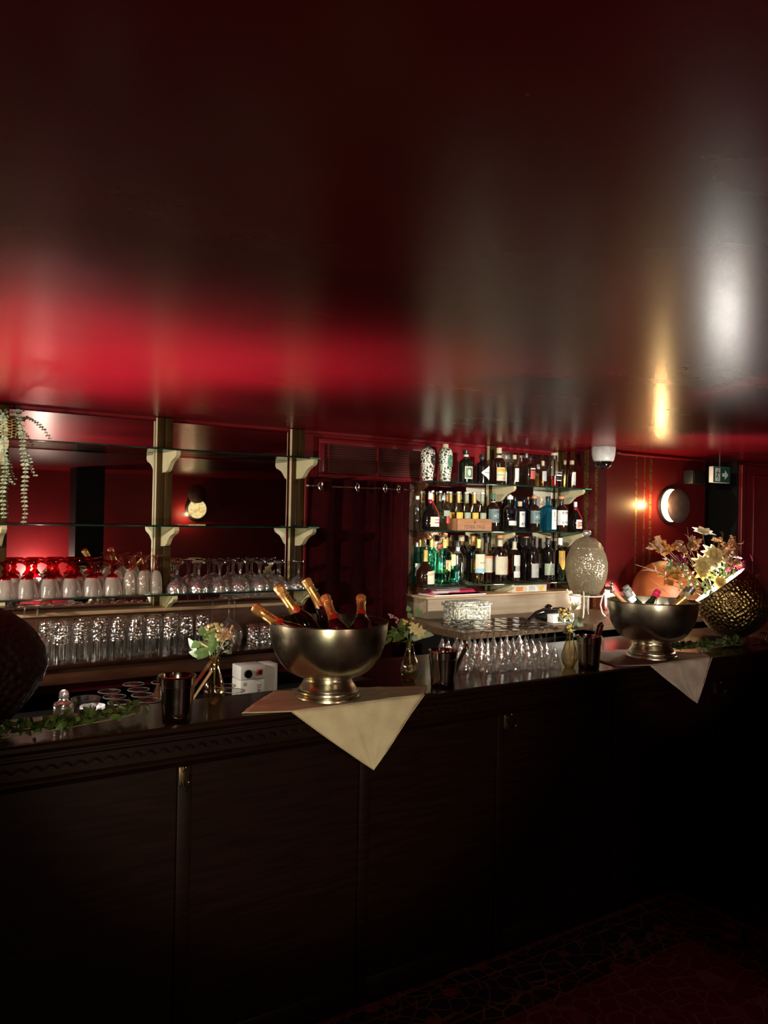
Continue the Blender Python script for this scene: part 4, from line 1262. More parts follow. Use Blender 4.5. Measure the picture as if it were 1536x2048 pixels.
# ---- napkins
def napkin(name, label, mat, top, tip, e0, e1, seed, seams):
    """top: outline on the counter in order from e1's side round to e0; e0-e1: the fold over the bar edge; tip hangs"""
    rnd = random.Random(seed)
    t = thing(name, label, 'napkin', (e0[0], 2.42, 1.1))
    o = V((e0[0], 2.42, 1.1))
    bm = bmesh.new()
    ys = 2.3555
    # on the counter: triangulated fan over a fine grid clipped to the outline
    vs, fs = [], []
    outline = [V((e0[0], ys, 0)), V((e1[0], ys, 0))] + [V((x, y, 0)) for x, y in top]
    cen = sum(outline, V((0, 0, 0))) / len(outline)
    ring_n, M_ = 12, []
    pts = []
    n = len(outline)
    for i in range(n):
        a, b = outline[i], outline[(i + 1) % n]
        for k in range(8):
            pts.append(a.lerp(b, k / 8))
    m = len(pts)
    def wave(p):
        w = .0012 * math.sin(p.x * 38 + seed) * math.sin(p.y * 31) + .0009 * math.sin(p.x * 90 + p.y * 60 + seed)
        for (ax, ay), (bx, by), h in seams:
            d = V((bx - ax, by - ay, 0))
            q = V((p.x - ax, p.y - ay, 0))
            tt = max(0, min(1, q.dot(d) / d.length_squared))
            dist = (q - d * tt).length
            w += h * math.exp(-(dist / .006) ** 2)
        return w
    for r in range(ring_n + 1):
        for p in pts:
            q = cen.lerp(p, r / ring_n)
            edge = max(0, 1 - abs(q.y - ys) / .03)
            z = .0025 + max(0, wave(q)) * (1 - edge)
            vs.append((q.x, q.y, 1.1 + z))
    for r in range(ring_n):
        for k in range(m):
            k2 = (k + 1) % m
            fs.append((r * m + k, r * m + k2, (r + 1) * m + k2, (r + 1) * m + k))
    # hanging part
    nu, nv = 22, 18
    b0 = len(vs)
    for j in range(nv + 1):
        v = j / nv
        for i in range(nu + 1):
            u = i / nu
            sg = .012 * math.sin(PI * v)           # edges bow a little
            x0 = e0[0] + (tip[0] - e0[0]) * v
            x1 = e1[0] + (tip[0] - e1[0]) * v
            x = x0 + (x1 - x0) * u
            z = 1.1025 + (tip[1] - 1.1025) * v + sg * (u - .5) * .6
            y = ys - .004 * min(1, v * 12) - .012 * v + .005 * math.sin(x * 30 + seed) * v + .0022 * math.sin(z * 55 + x * 40)
            for (su, h) in ((.42, .004), (.75, .002)):
                y -= h * math.exp(-((u - su + .10 * v) / .035) ** 2) * min(1, 4 * (1 - v))
            vs.append((x, y, z))
    for j in range(nv):
        for i in range(nu):
            b = b0 + j * (nu + 1) + i
            fs.append((b, b + nu + 1, b + nu + 2, b + 1))
    mb = MB().add([V(p) - o for p in vs], fs)
    ob = mb.build('cloth', mat, t, True, 60)
    so = ob.modifiers.new('thickness', 'SOLIDIFY')
    so.thickness = .0014
    so.offset = 0
    # hem
    hem = [V((e0[0] + (tip[0] - e0[0]) * k / 8, 2.350 - .012 * k / 8 + .005 * math.sin((e0[0] + (tip[0] - e0[0]) * k / 8) * 30 + seed) * k / 8, 1.1025 + (tip[1] - 1.1025) * k / 8 - .006 * math.sin(PI * k / 8) * .6)) - o for k in range(9)]
    hem2 = [V((e1[0] + (tip[0] - e1[0]) * k / 8, 2.350 - .012 * k / 8 + .005 * math.sin((e1[0] + (tip[0] - e1[0]) * k / 8) * 30 + seed) * k / 8, 1.1025 + (tip[1] - 1.1025) * k / 8 + .006 * math.sin(PI * k / 8) * .6)) - o for k in range(9)]
    MB().tube(hem, .0013, 5).tube(hem2, .0013, 5).build('hem', mat, t)
    return t


napkin('napkin', 'cream linen napkin under the champagne, its corner hanging over the bar edge', M_linen, [(1.835, 2.47), (1.62, 2.56), (1.50, 2.62), (1.28, 2.655), (1.15, 2.53), (1.05, 2.41)], (1.516, .868), (1.20, 0), (1.735, 0), 1, [((1.27, 2.36), (1.31, 2.44), .005), ((1.58, 2.36), (1.66, 2.54), .006), ((1.05, 2.45), (1.3, 2.5), .003)])
napkin('napkin', 'pink grey linen napkin under the second silver bowl, corner hanging down', M_linen2, [(3.50, 2.42), (3.40, 2.60), (3.20, 2.72), (2.98, 2.68), (2.86, 2.54), (2.83, 2.42)], (3.315, .90), (2.985, 0), (3.44, 0), 4, [((3.15, 2.36), (3.25, 2.5), .004), ((2.9, 2.5), (3.2, 2.6), .003)])


# ---- steel cups
def cup(label, loc):
    t = thing('steel_cup', label, 'cup', loc, 0, 'steel cups along the bar')
    o_ = [(.0, .0), (.043, .0), (.0455, .003), (.0465, .03), (.0525, .104), (.0545, .105), (.0548, .109), (.0535, .110), (.0548, .136), (.0562, .137), (.0566, .1395), (.055, .141), (.0535, .139)]
    i_ = [(.0515, .106), (.0455, .03), (.043, .006), (0, .005)]
    MB().lathe(o_ + i_, 44).build('cup', M_steel, t, True, 40)
    MB().lathe([(.0575, .136), (.059, .138), (.0575, .1405), (.056, .138), (.0575, .136)], 44).build('rolled_rim', M_steel, t)
    return t


cup('steel cup with ice tongs in it beside the garland', (.845, 2.436, ZC))
cup('steel cup holding a dark muddler next to the wine glasses', (1.885, 2.437, ZC))
cup('steel cup with flat tongs beside the second silver bowl', (2.70, 2.45, ZC))


def strip(a, b, w, th, side):
    """flat bar from a to b"""
    a, b = V(a), V(b)
    z = (b - a)
    M = frame(a, z, side)
    return MB().rbox(-w / 2, w / 2, -th / 2, th / 2, 0, z.length, min(th, w) * .3, M)


t = thing('ice_tongs', 'copper ice tongs leaning out of the steel cup beside the garland', 'tongs', (.84, 2.45, 1.115))
T0 = Matrix.Translation((-.84, -2.45, -1.115))
for k, dy in enumerate((0, .016)):
    strip((.84, 2.45 + dy * .4, 1.118), (.985, 2.50 + dy, 1.262), .012, .0022, (0, 1, 0)).xf(T0).build('arm', M_copper, t)
MB().tube([(.985, 2.50, 1.262), (.991, 2.508, 1.268), (.985, 2.516, 1.262)], .004, 8).xf(T0).build('bend', M_copper, t)
t = thing('cocktail_stick', 'long pale wooden stick leaning beside the copper tongs over the bud vase', 'stick', (.875, 2.425, 1.11))
MB().tube([V((.855, 2.425, 1.112)) - V((.875, 2.425, 1.11)), V((.972, 2.475, 1.236)) - V((.875, 2.425, 1.11))], [.0035, .0045], 8).build('stick', M_stick, t)
t = thing('muddler', 'dark wooden muddler with banded round end standing in the middle steel cup', 'muddler', (1.91, 2.44, 1.107))
MB().tube([(0, 0, 0), (.098, .012, .135)], [.007, .0085], 12).build('handle', M_b_dark, t)
MB().ball((.098, .012, .135), .012, 12, 8, (1, 1, 1.2)).build('head', M_copper, t)
MB().tube([(.0925, .0113, .1275), (.0945, .0116, .130)], .0125, 12).build('pale_band', M_ivory, t)
t = thing('bar_spoon', 'dark bar spoon handle leaning beside the muddler', 'spoon', (1.915, 2.425, 1.107))
MB().tube([(0, 0, 0), (.06, .01, .10), (.085, .012, .15)], .0035, 8).build('handle', M_black, t)
t = thing('serving_tongs', 'flat steel tongs standing tall in the far steel cup', 'tongs', (2.71, 2.455, 1.107))
for k, dy in enumerate((0, .02)):
    strip((0, dy * .3, 0), (.135, .05 + dy, .165), .020, .0025, (0, 1, 0)).build('arm', M_steel, t)
MB().tube([(.135, .05, .165), (.143, .06, .174), (.135, .07, .165)], .0055, 8).build('bend', M_steel, t)

# ---- bud vases
G_vase = thin_glass('smoky_vase_glass', tint=(.86, .78, .56), edge=(.30, .25, .13), gloss=(1, .95, .8), base=.14, edge_gloss=.85, rough=.03, bump=.5, bscale=16, bkind='wave', stretch=(1, 1, .02))


def vase(label, loc):
    t = thing('bud_vase', label, 'vase', loc, 0, 'ribbed glass bud vases')
    P_ = [(0, .002), (.018, .0), (.022, .004), (.029, .016), (.035, .036), (.0355, .05), (.032, .068), (.025, .09), (.0185, .112), (.0150, .128), (.0140, .138), (.0155, .150), (.0175, .156)]
    nb = 40
    m = MB().lathe(P_, nb)
    # vertical ribs pressed in the wall
    m.v = [V((p.x * (1 + .035 * math.cos(10 * math.atan2(p.y, p.x)) * (.2 < p.z / .156 < .8)), p.y * (1 + .035 * math.cos(10 * math.atan2(p.y, p.x)) * (.2 < p.z / .156 < .8)), p.z)) for p in m.v]
    m.build('glass', G_vase, t, True, 60)
    MB().tube([(.0172 * math.cos(a), .0172 * math.sin(a), .1565) for a in [2 * PI * i / 24 for i in range(24)]], .0016, 6, True).build('lip', G_vase, t)
    return t


vase('ribbed smoky glass bud vase beside the nearest steel cup', (1.028, 2.592, ZC))
vase('ribbed golden glass bud vase between the champagne and the middle cup', (1.840, 2.594, ZC))
vase('ribbed clear glass bud vase at the end of the wine glasses', (2.632, 2.50, ZC))

L_euc = leafy('eucalyptus_leaf', (.15, .25, .085), (.09, .16, .05), .25)
L_euc_grey = leafy('grey_green_leaf', (.30, .36, .25), (.20, .26, .17), .25)
L_green = leafy('green_leaf', (.085, .14, .03), (.045, .085, .018), .25)
L_dark = leafy('dark_box_leaf', (.055, .085, .02), (.028, .048, .012), .25)
L_cream = leafy('cream_petal', (.78, .70, .42), (.70, .58, .28), .35)
L_yellow = leafy('yellow_petal', (.80, .62, .20), (.70, .48, .12), .35)
L_white = leafy('white_petal', (.82, .78, .66), (.75, .68, .5), .35)
L_peach = leafy('peach_bud', (.62, .42, .26), (.52, .30, .18), .3)
L_pink = leafy('pink_floret', (.66, .40, .38), (.55, .28, .28), .3)
L_oak = leafy('tan_oak_leaf', (.34, .18, .085), (.22, .10, .045), .25)
L_rust = leafy('rust_leaf', (.42, .17, .03), (.28, .09, .015), .25)
L_wine = leafy('burgundy_petal', (.22, .025, .05), (.12, .012, .03), .3)
L_stem = leafy('flower_stem', (.16, .18, .07), (.10, .11, .05), .0)
L_twig = leafy('pale_twig', (.45, .33, .24), (.33, .22, .15), .0)


def bloom(m, c, n, k, L_, W, cup=.5, ph=0):
    """k petals round c facing n"""
    n = V(n).normalized()
    u = n.orthogonal().normalized()
    w = n.cross(u)
    for i in range(k):
        a = ph + 2 * PI * i / k
        d = (u * math.cos(a) + w * math.sin(a)) * (1 - cup) + n * cup
        m.leaf(V(c) - n * .002, d, n, L_ * random.uniform(.9, 1.1), W, .25, .1)
    return m


def bouquet(name, label, loc, specs, stems):
    t = thing(name, label, 'flowers', loc, 0, 'small bouquets in the bud vases')
    st = MB()
    for p in stems:
        st.tube([(0, 0, -.09), (p[0] * .12, p[1] * .12, .0), (p[0] * .5, p[1] * .5, p[2] * .5), p], [.0013, .0013, .0013, .001], 6)
    st.build('stems', L_stem, t)
    for nm, mat, mb in specs:
        mb.build(nm, mat, t)
    return t


def rnd_dir(up=.3):
    while True:
        d = V((random.uniform(-1, 1), random.uniform(-1, 1), random.uniform(-1, 1)))
        if .1 < d.length < 1:
            d.normalize()
            d.z += up
            return d.normalized()


RT = V((.8356, -.549, 0))      # to the side, along the counter as seen
TC = V((-.5, -.86, .1))        # towards the room


def at(sx, sz, sy=0):
    return RT * sx + V((0, 0, sz)) + TC * sy


# bouquet beside the nearest cup
random.seed(21)
roundl = MB()
for i in range(15):
    c = at(random.uniform(-.065, .012), random.uniform(.0, .075), random.uniform(-.03, .045))
    roundl.leaf(c, at(random.uniform(-.8, .3), random.uniform(-.6, .9), random.uniform(-.2, .5)), TC + V((random.uniform(-.6, .6), random.uniform(-.6, .6), random.uniform(-.4, .6))), random.uniform(.032, .048), random.uniform(.028, .038), .1, .05, rnd=.6)
small = MB()
for i in range(26):
    c = at(random.uniform(.0, .055), random.uniform(.01, .075), random.uniform(-.03, .03))
    small.leaf(c, rnd_dir(.4), rnd_dir(.2), random.uniform(.016, .026), .011)
ber = MB()
for i in range(60):
    p = at(-.035 + .065 * random.random(), .066 + .055 * random.random() - .02 * random.random(), random.uniform(-.02, .03))
    ber.ball(p, random.uniform(.004, .007), 8, 5)
fl = MB()
for (sx, sz) in ((.035, .085), (.05, .07), (.02, .065)):
    bloom(fl, at(sx, sz, .02), TC + V((0, 0, .5)), 6, .018, .012, .45)
pd = MB()
for (a, b) in ((-.055, .052), (-.04, .1), (.06, .11)):
    pd.tube([at(a * .3, .03, 0), at(a, b, .01)], [.0012, .004], 6)
bouquet('flower_bouquet', 'small bouquet of round green leaves and cream berries in the nearest bud vase', (1.028, 2.592, ZC + .157),
        [('round_leaf', L_euc, roundl), ('small_leaf', L_euc_grey, small), ('berries', L_cream, ber), ('blossom', L_peach, fl), ('pod', L_cream, pd)],
        [at(-.04, .06), at(0, .08), at(.03, .07), at(-.02, .03), at(.04, .05)])

# bouquet beside the champagne bowl
random.seed(33)
lv = MB()
for i in range(30):
    c = at(random.uniform(-.075, .01), random.uniform(-.0, .06), random.uniform(-.03, .03))
    lv.leaf(c, at(random.uniform(-.9, .3), random.uniform(-.5, .8), random.uniform(-.3, .4)), TC + rnd_dir(.2), random.uniform(.028, .042), random.uniform(.018, .026))
gl = MB()
for i in range(5):
    gl.leaf(at(.005 + .012 * i, .012 + .004 * i), at(.8, .1 + .25 * random.random() - .2, .3), TC, .04, .026, .2, .05)
eu = MB()
for (sx, sz, a) in ((-.005, .115, -.3), (.02, .11, .4), (.003, .09, -.6), (.028, .10, .8)):
    eu.leaf(at(sx, sz), at(a, .9), TC, .026, .022, .05, .03, rnd=.6)
wf = MB()
for (sx, sz, ph) in ((.012, .05, 0), (.035, .036, .5)):
    bloom(wf, at(sx, sz, .03), TC + V((0, 0, .25)), 6, .027, .019, .2, ph)
pf = MB()
for i in range(26):
    s = random.random()
    pf.ball(at(-.085 + .055 * s + random.uniform(-.008, .008), .095 - .03 * s + random.uniform(-.01, .01), 0), random.uniform(.0025, .004), 7, 4)
yb = MB()
for i in range(20):
    yb.ball(at(random.uniform(-.04, .015), random.uniform(.055, .09), .01), random.uniform(.004, .0065), 8, 5)
bouquet('flower_bouquet', 'small bouquet with two pale yellow star flowers in the bud vase by the champagne bowl', (1.840, 2.594, ZC + .157),
        [('leaf', L_green, lv), ('pale_leaf', L_euc_grey, gl), ('round_leaf', L_euc, eu), ('blossom', L_cream, wf), ('pink_florets', L_pink, pf), ('buds', L_yellow, yb)],
        [at(-.05, .08), at(0, .1), at(.03, .04), at(-.03, .05), at(.02, .1)])

# bouquet at the end of the wine glasses
random.seed(44)
lv = MB()
for i in range(20):
    c = at(random.uniform(-.03, .03), random.uniform(-.01, .06), random.uniform(-.02, .03))
    lv.leaf(c, at(random.uniform(-.5, .9), random.uniform(-.4, .6), random.uniform(-.3, .4)), TC + rnd_dir(.2), random.uniform(.03, .05), random.uniform(.02, .03))
pet = MB()
bloom(pet, at(.015, .095, .0), at(.05, 1, .2), 9, .045, .020, .65)
bloom(pet, at(.015, .095, .0), at(.05, 1, .2), 6, .040, .018, .85, .4)
yb = MB()
for i in range(38):
    yb.ball(at(random.uniform(-.05, .0), random.uniform(.045, .1), random.uniform(-.01, .02)), random.uniform(.004, .007), 8, 5)
for i in range(12):
    yb.ball(at(random.uniform(-.02, .005), random.uniform(-.005, .03), .02), random.uniform(.004, .006), 8, 5)
bouquet('flower_bouquet', 'small bouquet with one white lily and yellow buds beside the drink dispenser stand', (2.632, 2.50, ZC + .157),
        [('leaf', L_euc_grey, lv), ('blossom', L_white, pet), ('buds', L_yellow, yb)],
        [at(-.02, .06), at(.01, .08), at(.02, .04), at(-.01, .02)])


# ---- garlands
def garland(name, label, path, n, Lf, spread, mats):
    t = thing(name, label, 'garland', path[0])
    o = V(path[0])
    st = MB().tube([V(p) - o for p in path], .002, 6)
    st.build('vine', L_stem, t)
    for mat, share in mats:
        m = MB()
        for i in range(int(n * share)):
            s = random.random() * (len(path) - 1)
            k = min(int(s), len(path) - 2)
            c = V(path[k]).lerp(V(path[k + 1]), s - k) - o + V((random.uniform(-1, 1) * spread, random.uniform(-.6, 1) * spread, random.uniform(.0, 1) * spread * .8))
            d = rnd_dir(.35)
            d.z = abs(d.z) * .7 + .05
            m.leaf(c, d, rnd_dir(.8), Lf * random.uniform(.7, 1.15), Lf * .55 * random.uniform(.8, 1.1), .2, .1, rnd=.75)
        m.build('leaves', mat, t)
    return t


random.seed(8)
garland('leaf_garland', 'garland of small green leaves lying along the bar edge by the dark hammered pot', [(.12, 2.40, 1.112), (.25, 2.405, 1.112), (.36, 2.43, 1.114), (.46, 2.44, 1.114), (.56, 2.455, 1.116), (.66, 2.48, 1.116), (.76, 2.52, 1.118)], 300, .034, .036, [(L_green, .45), (L_dark, .55)])
garland('leaf_garland', 'dark green leaf garland in front of the bright hammered bowl', [(3.40, 2.56, 1.112), (3.52, 2.53, 1.112), (3.64, 2.50, 1.112), (3.78, 2.50, 1.113), (3.90, 2.49, 1.112)], 230, .032, .034, [(L_dark, 1)])


# ---- hammered pots
def pot(label, mat, mouth, axis, inside, k=1.0):
    axis = V(axis).normalized()
    H = .30
    base = V(mouth) - axis * H * k
    sn = math.sqrt(max(0, 1 - axis.z ** 2))
    base.z = ZC + .004 - k * min(z_ * axis.z - r_ * sn for r_, z_ in ((.07, .004), (.125, .026), (.163, .068), (.183, .12), (.189, .16), (.187, .20)))
    t = thing('hammered_pot', label, 'pot', base, 0)
    t.scale = (k, k, k)
    t.rotation_mode = 'QUATERNION'
    t.rotation_quaternion = frame((0, 0, 0), axis).to_quaternion()
    out_ = [(0, 0), (.07, .004), (.125, .026), (.163, .068), (.183, .12), (.189, .16), (.187, .20), (.179, .245), (.169, .28), (.164, .297)]
    in_ = [(.161, .297), (.165, .28), (.175, .245), (.183, .20), (.185, .16), (.179, .12), (.159, .07), (.12, .03), (.07, .009), (0, .006)]
    def fine(P):
        o = []
        for (a, b), (c, d) in zip(P, P[1:]):
            for k in range(4):
                o.append((a + (c - a) * k / 4, b + (d - b) * k / 4))
        return o + [P[-1]]
    MB().lathe(fine(out_), 80).build('shell', mat, t, True, 80)
    MB().lathe(fine(in_), 80).build('inner_wall', inside, t, True, 80)
    MB().tube([(.1655 * math.cos(a), .1655 * math.sin(a), .2985) for a in [2 * PI * i / 80 for i in range(80)]], .0052, 8, True).build('rim', inside, t)
    for a in (0, PI):
        hm = MB().tube([(.19 * math.cos(a) + .012 * math.cos(b_) * math.cos(a), .012 * math.sin(b_), .215 - .0) for b_ in [2 * PI * i / 16 for i in range(16)]], .0025, 6, True)
        hm.build('ring_handle', M_brass, t)
    return t


M_potin = pbr('polished_bronze_inside', (.75, .66, .48), rough=.22, metal=1, nscale=20, rvar=.05)
AX = V((-.36, .50, .785))
pot('tipped hammered bronze bowl spilling autumn flowers at the far end of the bar', M_hammer, (4.04, 2.72, 1.345), AX, M_potin)
pot('dark hammered copper pot in shadow at the near end of the bar', M_hammer_dark, (.222, 2.60, 1.38), (-.72, .22, .60), M_hammer_dark, .93)
t = thing('pot_stand', 'bent steel cradle with round loops under the hammered bronze bowl', 'stand', (4.02, 2.55, ZC))
for y in (-.05, .10):
    MB().tube([(-.02, y, .003), (.06, y, .003), (.12, y, .012), (.17, y, .05)], .004, 8).build('rail', M_steel, t)
MB().tube([(-.02, -.05, .003), (-.02, .10, .003)], .004, 8).build('cross_bar', M_steel, t)
for y in (-.058, -.042):
    MB().tube([(.10 + .028 * math.cos(a), y + .004 * math.sin(a), .031 + .028 * math.sin(a)) for a in [2 * PI * i / 24 for i in range(24)]], .0035, 8, True).build('loop', M_steel, t)

# ---- jar and coaster behind the garland
t = thing('glass_jar', 'small cut glass jar with faceted stopper beside the dark hammered pot', 'jar', (.545, 2.60, ZC + .012))
MB().lathe([(0, 0), (.026, 0), (.029, .004), (.030, .03), (.027, .042), (.016, .048), (.013, .056), (.016, .06)], 14).build('body', G_cut, t, False)
MB().lathe([(0, .056), (.010, .058), (.015, .066), (.013, .076), (.006, .082), (0, .083)], 8).build('stopper', G_cut, t, False)
tag(MB().lathe([(0, 0), (.05, 0), (.052, .004), (.05, .010), (0, .011)], 24).build('coaster', M_brownwood, None, True, 40, (.545, 2.60, ZC)), 'round brown wooden coaster under the cut glass jar', 'coaster')
t = thing('cut_glass_bowl', 'low cut glass bowl with sparkling rim behind the garland', 'bowl', (.60, 2.56, ZC))
t.location = (.625, 2.66, ZC)
MB().lathe([(0, .002), (.02, 0), (.03, .012), (.042, .035), (.046, .048), (.043, .048), (.03, .018), (0, .008)], 20).build('body', G_clear, t, False)

# ---- white machine under the ledge
t = thing('white_machine', 'white bar machine with black knobs and red display under the ledge', 'machine', (1.52, 3.38, .8855))
M_appl = pbr('white_enamel', (.62, .61, .56), rough=.35, nscale=9)
MB().rbox(-.055, .065, 0, .10, 0, .108, .004).rbox(-.055, .065, 0, .10, .110, .172, .004).build('housing', M_appl, t)
MB().rbox(.068, .135, .012, .10, 0, .17, .004).build('side_panel', M_appl, t)
for (x, z) in ((-.022, .137), (-.022, .012)):
    k = MB()
    k.prism([((.017 + (.003 if i % 2 else 0)) * math.cos(2 * PI * i / 24) + x, (.017 + (.003 if i % 2 else 0)) * math.sin(2 * PI * i / 24) + z) for i in range(24)], -.012, 0, 'Y')
    k.build('knob', M_b_dark, t, False)
MB().rbox(.022, .054, -.002, .004, .125, .154, .002).build('display_frame', P_red, t)
MB().box(.032, .048, -.003, -.0019, .131, .148).build('display', M_black, t, False)
MB().box(-.042, -.028, -.001, 0, .083, .098).build('badge', P_grey, t, False)
vs, fs = text_geo('DAA', .026)
MB().add([(.034 + v.y, -.0012, .058 - v.x) for v in vs], fs).build('lettering', P_ink, t, False)
MB().rbox(-.07, .14, -.05, .11, -.0, .004, .001).build('drip_tray', M_steel, t)

# ---- necks resting in the second bowl
bx, by, bz = 3.22, 2.555, ZC


def neck(tip, dr, label, foil, band=None, glass=None, r=.0155, L_=.19, cut=.10):
    dr = V(dr).normalized()
    t = thing('foil_topped_bottle', label, 'bottle', V(tip) - dr * L_, 0, 'foil topped necks in the second bowl')
    t.rotation_mode = 'QUATERNION'
    t.rotation_quaternion = frame((0, 0, 0), dr, (0, 0, 1)).to_quaternion()
    MB().lathe([(0, .002), (.026, 0), (.028, .006), (.028, L_ * .38), (.024, L_ * .5), (.018, L_ * .62), (r, L_ * .78), (r * .95, L_ - .012)], 22).build('glass', glass or M_b_green, t)
    MB().lathe([(r * 1.18, L_ - cut), (r * 1.06, L_ - cut * .8), (r * 1.06, L_ - .03), (r * 1.2, L_ - .028), (r * 1.2, L_ - .016), (r * 1.1, L_ - .014), (r * 1.1, L_), (0, L_ + .001)], 20).build('foil', foil, t)
    if band:
        MB().lathe([(r * 1.2, L_ - cut * .62), (r * 1.2, L_ - cut * .35)], 20).build('neck_band', band, t)
    return t


F_grey = pbr('grey_foil', (.26, .25, .22), rough=.4, metal=.5, nscale=40, bump=.3, bscale=150)
F_magenta = pbr('magenta_foil', (.45, .015, .06), rough=.35, metal=.3, nscale=40, bump=.4, bscale=120)
neck((3.000, 2.505, 1.425), (-.55, .25, .80), 'grey foiled neck leaning towards the dispenser, first of the two grey ones', F_grey, P_white)
neck((3.070, 2.565, 1.436), (-.50, .25, .83), 'grey foiled neck leaning behind its twin in the second bowl', F_grey, P_white)
neck((3.500, 2.505, 1.420), (.55, -.30, .78), 'tan banded neck with silver top leaning towards the hammered bowl', C_silver, P_tan)
neck((3.565, 2.575, 1.410), (.6, -.25, .76), 'tan banded neck with silver top, the outer one beside the hammered rim', C_silver, P_tan)
neck((3.365, 2.445, 1.385), (.42, -.5, .62), 'gold foiled champagne neck showing its round end in the second bowl', M_gold, None, None, .018)
neck((3.385, 2.625, 1.395), (.80, .2, .56), 'magenta foiled neck lying low behind the gold one in the bowl', F_magenta, None)
t = thing('wooden_handled_whisk', 'wooden handled whisk resting over the near rim of the second bowl', 'whisk', (3.015, 2.495, 1.345))
MB().tube([(-.075, .03, .075), (-.02, .005, .02)], [.008, .0095], 10).build('handle', M_crate, t)
for k in range(4):
    a = k * PI / 4
    MB().tube([(-.02, .005, .02), (.02 + .0, .022 * math.cos(a), .0 + .022 * math.sin(a)), (.07, .028 * math.cos(a), -.045 + .028 * math.sin(a)), (.10, .0, -.065)], .0013, 6).build('wire', M_steel, t)
# ---------------------------------------------------------------- lamps, flowers, wall things
random.seed(99)


def emit(name, col, strength, spots=None):
    m, nt, out = _nt(name)
    e = N(nt, 'ShaderNodeEmission')
    e.inputs[1].default_value = strength
    vec = tex_coord(nt)
    no = N(nt, 'ShaderNodeTexNoise')
    no.inputs['Scale'].default_value = 22
    no.inputs['Detail'].default_value = 5
    L(nt, vec, no.inputs['Vector'])
    cr = N(nt, 'ShaderNodeValToRGB')
    cr.color_ramp.elements[0].position = .40
    cr.color_ramp.elements[1].position = .55
    cr.color_ramp.elements[0].color = rgba(spots or col)
    cr.color_ramp.elements[1].color = rgba(col)
    L(nt, no.outputs['Fac'], cr.inputs[0])
    L(nt, cr.outputs[0], e.inputs[0])
    L(nt, e.outputs[0], out.inputs[0])
    return m


E_moon = emit('moon_lamp_light', (1, .74, .40), 5, (1, .66, .30))
E_moon2 = emit('moon_lens_light', (1, .80, .38), 1.15, (.8, .5, .14))
M_bronze = pbr('hammered_moon_bronze', (.17, .115, .095), rough=.42, metal=.6, col2=(.12, .08, .065), nscale=18, bump=.1, bscale=60, bkind='hammer', bdist=.002)


def moon(label, loc, rotz, lens, shift, lens_r=.118):
    """round wall lamp; local -y points into the room; the bronze cap is shifted over the lens"""
    t = thing('moon_wall_lamp', label, 'wall lamp', loc, rotz, 'moon wall lamps')
    RX = Matrix.Rotation(PI / 2, 4, 'X')
    MB().lathe([(0, 0), (.130, 0), (.133, .004), (.130, .012), (.118, .016), (0, .016)], 48, RX).build('back_plate', M_black, t)
    MB().lathe([(.117, .016), (.114, .030), (.100, .044), (.07, .054), (.03, .059), (0, .06)], 48, RX).build('lens', lens, t)
    pr = [(.0, .098), (.03, .0965), (.06, .091), (.09, .081), (.112, .067), (.122, .055), (.124, .05)]
    pi = [(.121, .05), (.11, .063), (.088, .076), (.06, .085), (.03, .090), (0, .091)]
    MB().lathe(pr + pi, 48, Matrix.Translation((shift[0], 0, shift[1])) @ RX).build('bronze_cap', M_bronze, t)
    return t


moon('round bronze moon wall lamp glowing on the red striped wall near the exit sign', (4.86, 3.678, 1.869), 0, E_moon, (.030, -.002))


def moon2(label, loc, rotz):
    t = thing('moon_wall_lamp', label, 'wall lamp', loc, rotz, 'moon wall lamps')
    RX = Matrix.Rotation(PI / 2, 4, 'X')
    MB().lathe([(0, 0), (.155, 0), (.160, .004), (.155, .014), (.118, .018), (0, .018)], 48, RX).build('back_plate', M_black, t)
    MB().lathe([(.122, .018), (.119, .030), (.105, .044), (.07, .054), (.03, .059), (0, .06)], 48, RX).build('lens', E_moon2, t)
    MB().lathe([(0, .075), (.05, .072), (.10, .062), (.125, .05), (.122, .05), (.1, .058), (0, .07)], 48, Matrix.Translation((.02, 0, .195)) @ RX).build('bronze_cap', M_bronze, t)
    return t


moon2('moon wall lamp on the wall facing the bar, seen in the mirror above the coupes', (3.70, -1.998, 1.812), PI)
moon2('moon wall lamp on the end wall, seen in the mirror among the bottles', (6.698, .72, 1.87), PI / 2)

# table lamp with a copper dome
M_dome = pbr('burnt_orange_dome', (.36, .085, .02), rough=.5, metal=.15, nscale=12, rvar=.06)
M_domein = pbr('white_lamp_lining', (.75, .62, .45), rough=.5, nscale=12)
t = thing('dome_lamp', 'table lamp with burnt orange dome glowing behind the flowers', 'lamp', (4.47, 3.40, 1.1505))
dome = [(.222, .112), (.222, .13), (.218, .165), (.206, .21), (.182, .255), (.145, .295), (.095, .325), (.045, .340), (0, .344)]
MB().lathe(dome, 56).build('shade', M_dome, t, True, 60)
MB().lathe([(a - .004 if a > .01 else 0, b - .004) for a, b in dome], 56).build('lining', M_domein, t, True, 60)
MB().lathe([(0, 0), (.075, 0), (.078, .005), (.07, .012), (.02, .02), (.012, .04), (.012, .075), (.016, .08), (0, .082)], 32).build('base', M_brass, t, True, 50)
MB().lathe([(0, .08), (.016, .085), (.026, .105), (.024, .125), (.012, .142), (0, .146)], 20).build('bulb', emit('lamp_bulb', (1, .78, .5), 12), t)

# flower arrangement in the hammered bowl
t = thing('flower_arrangement', 'autumn arrangement of pale yellow blooms and tan oak leaves in the tipped hammered bowl', 'flowers', (4.0, 2.72, 1.36))
FO = V((4.0, 2.72, 1.36))


def FP(x, y, dy=0):
    """point of the arrangement: x along the counter, y up, dy away from the bar"""
    return V((x, 0, y)) + V((0, dy, 0))


sx = .00285   # metres per unit of the sketch below


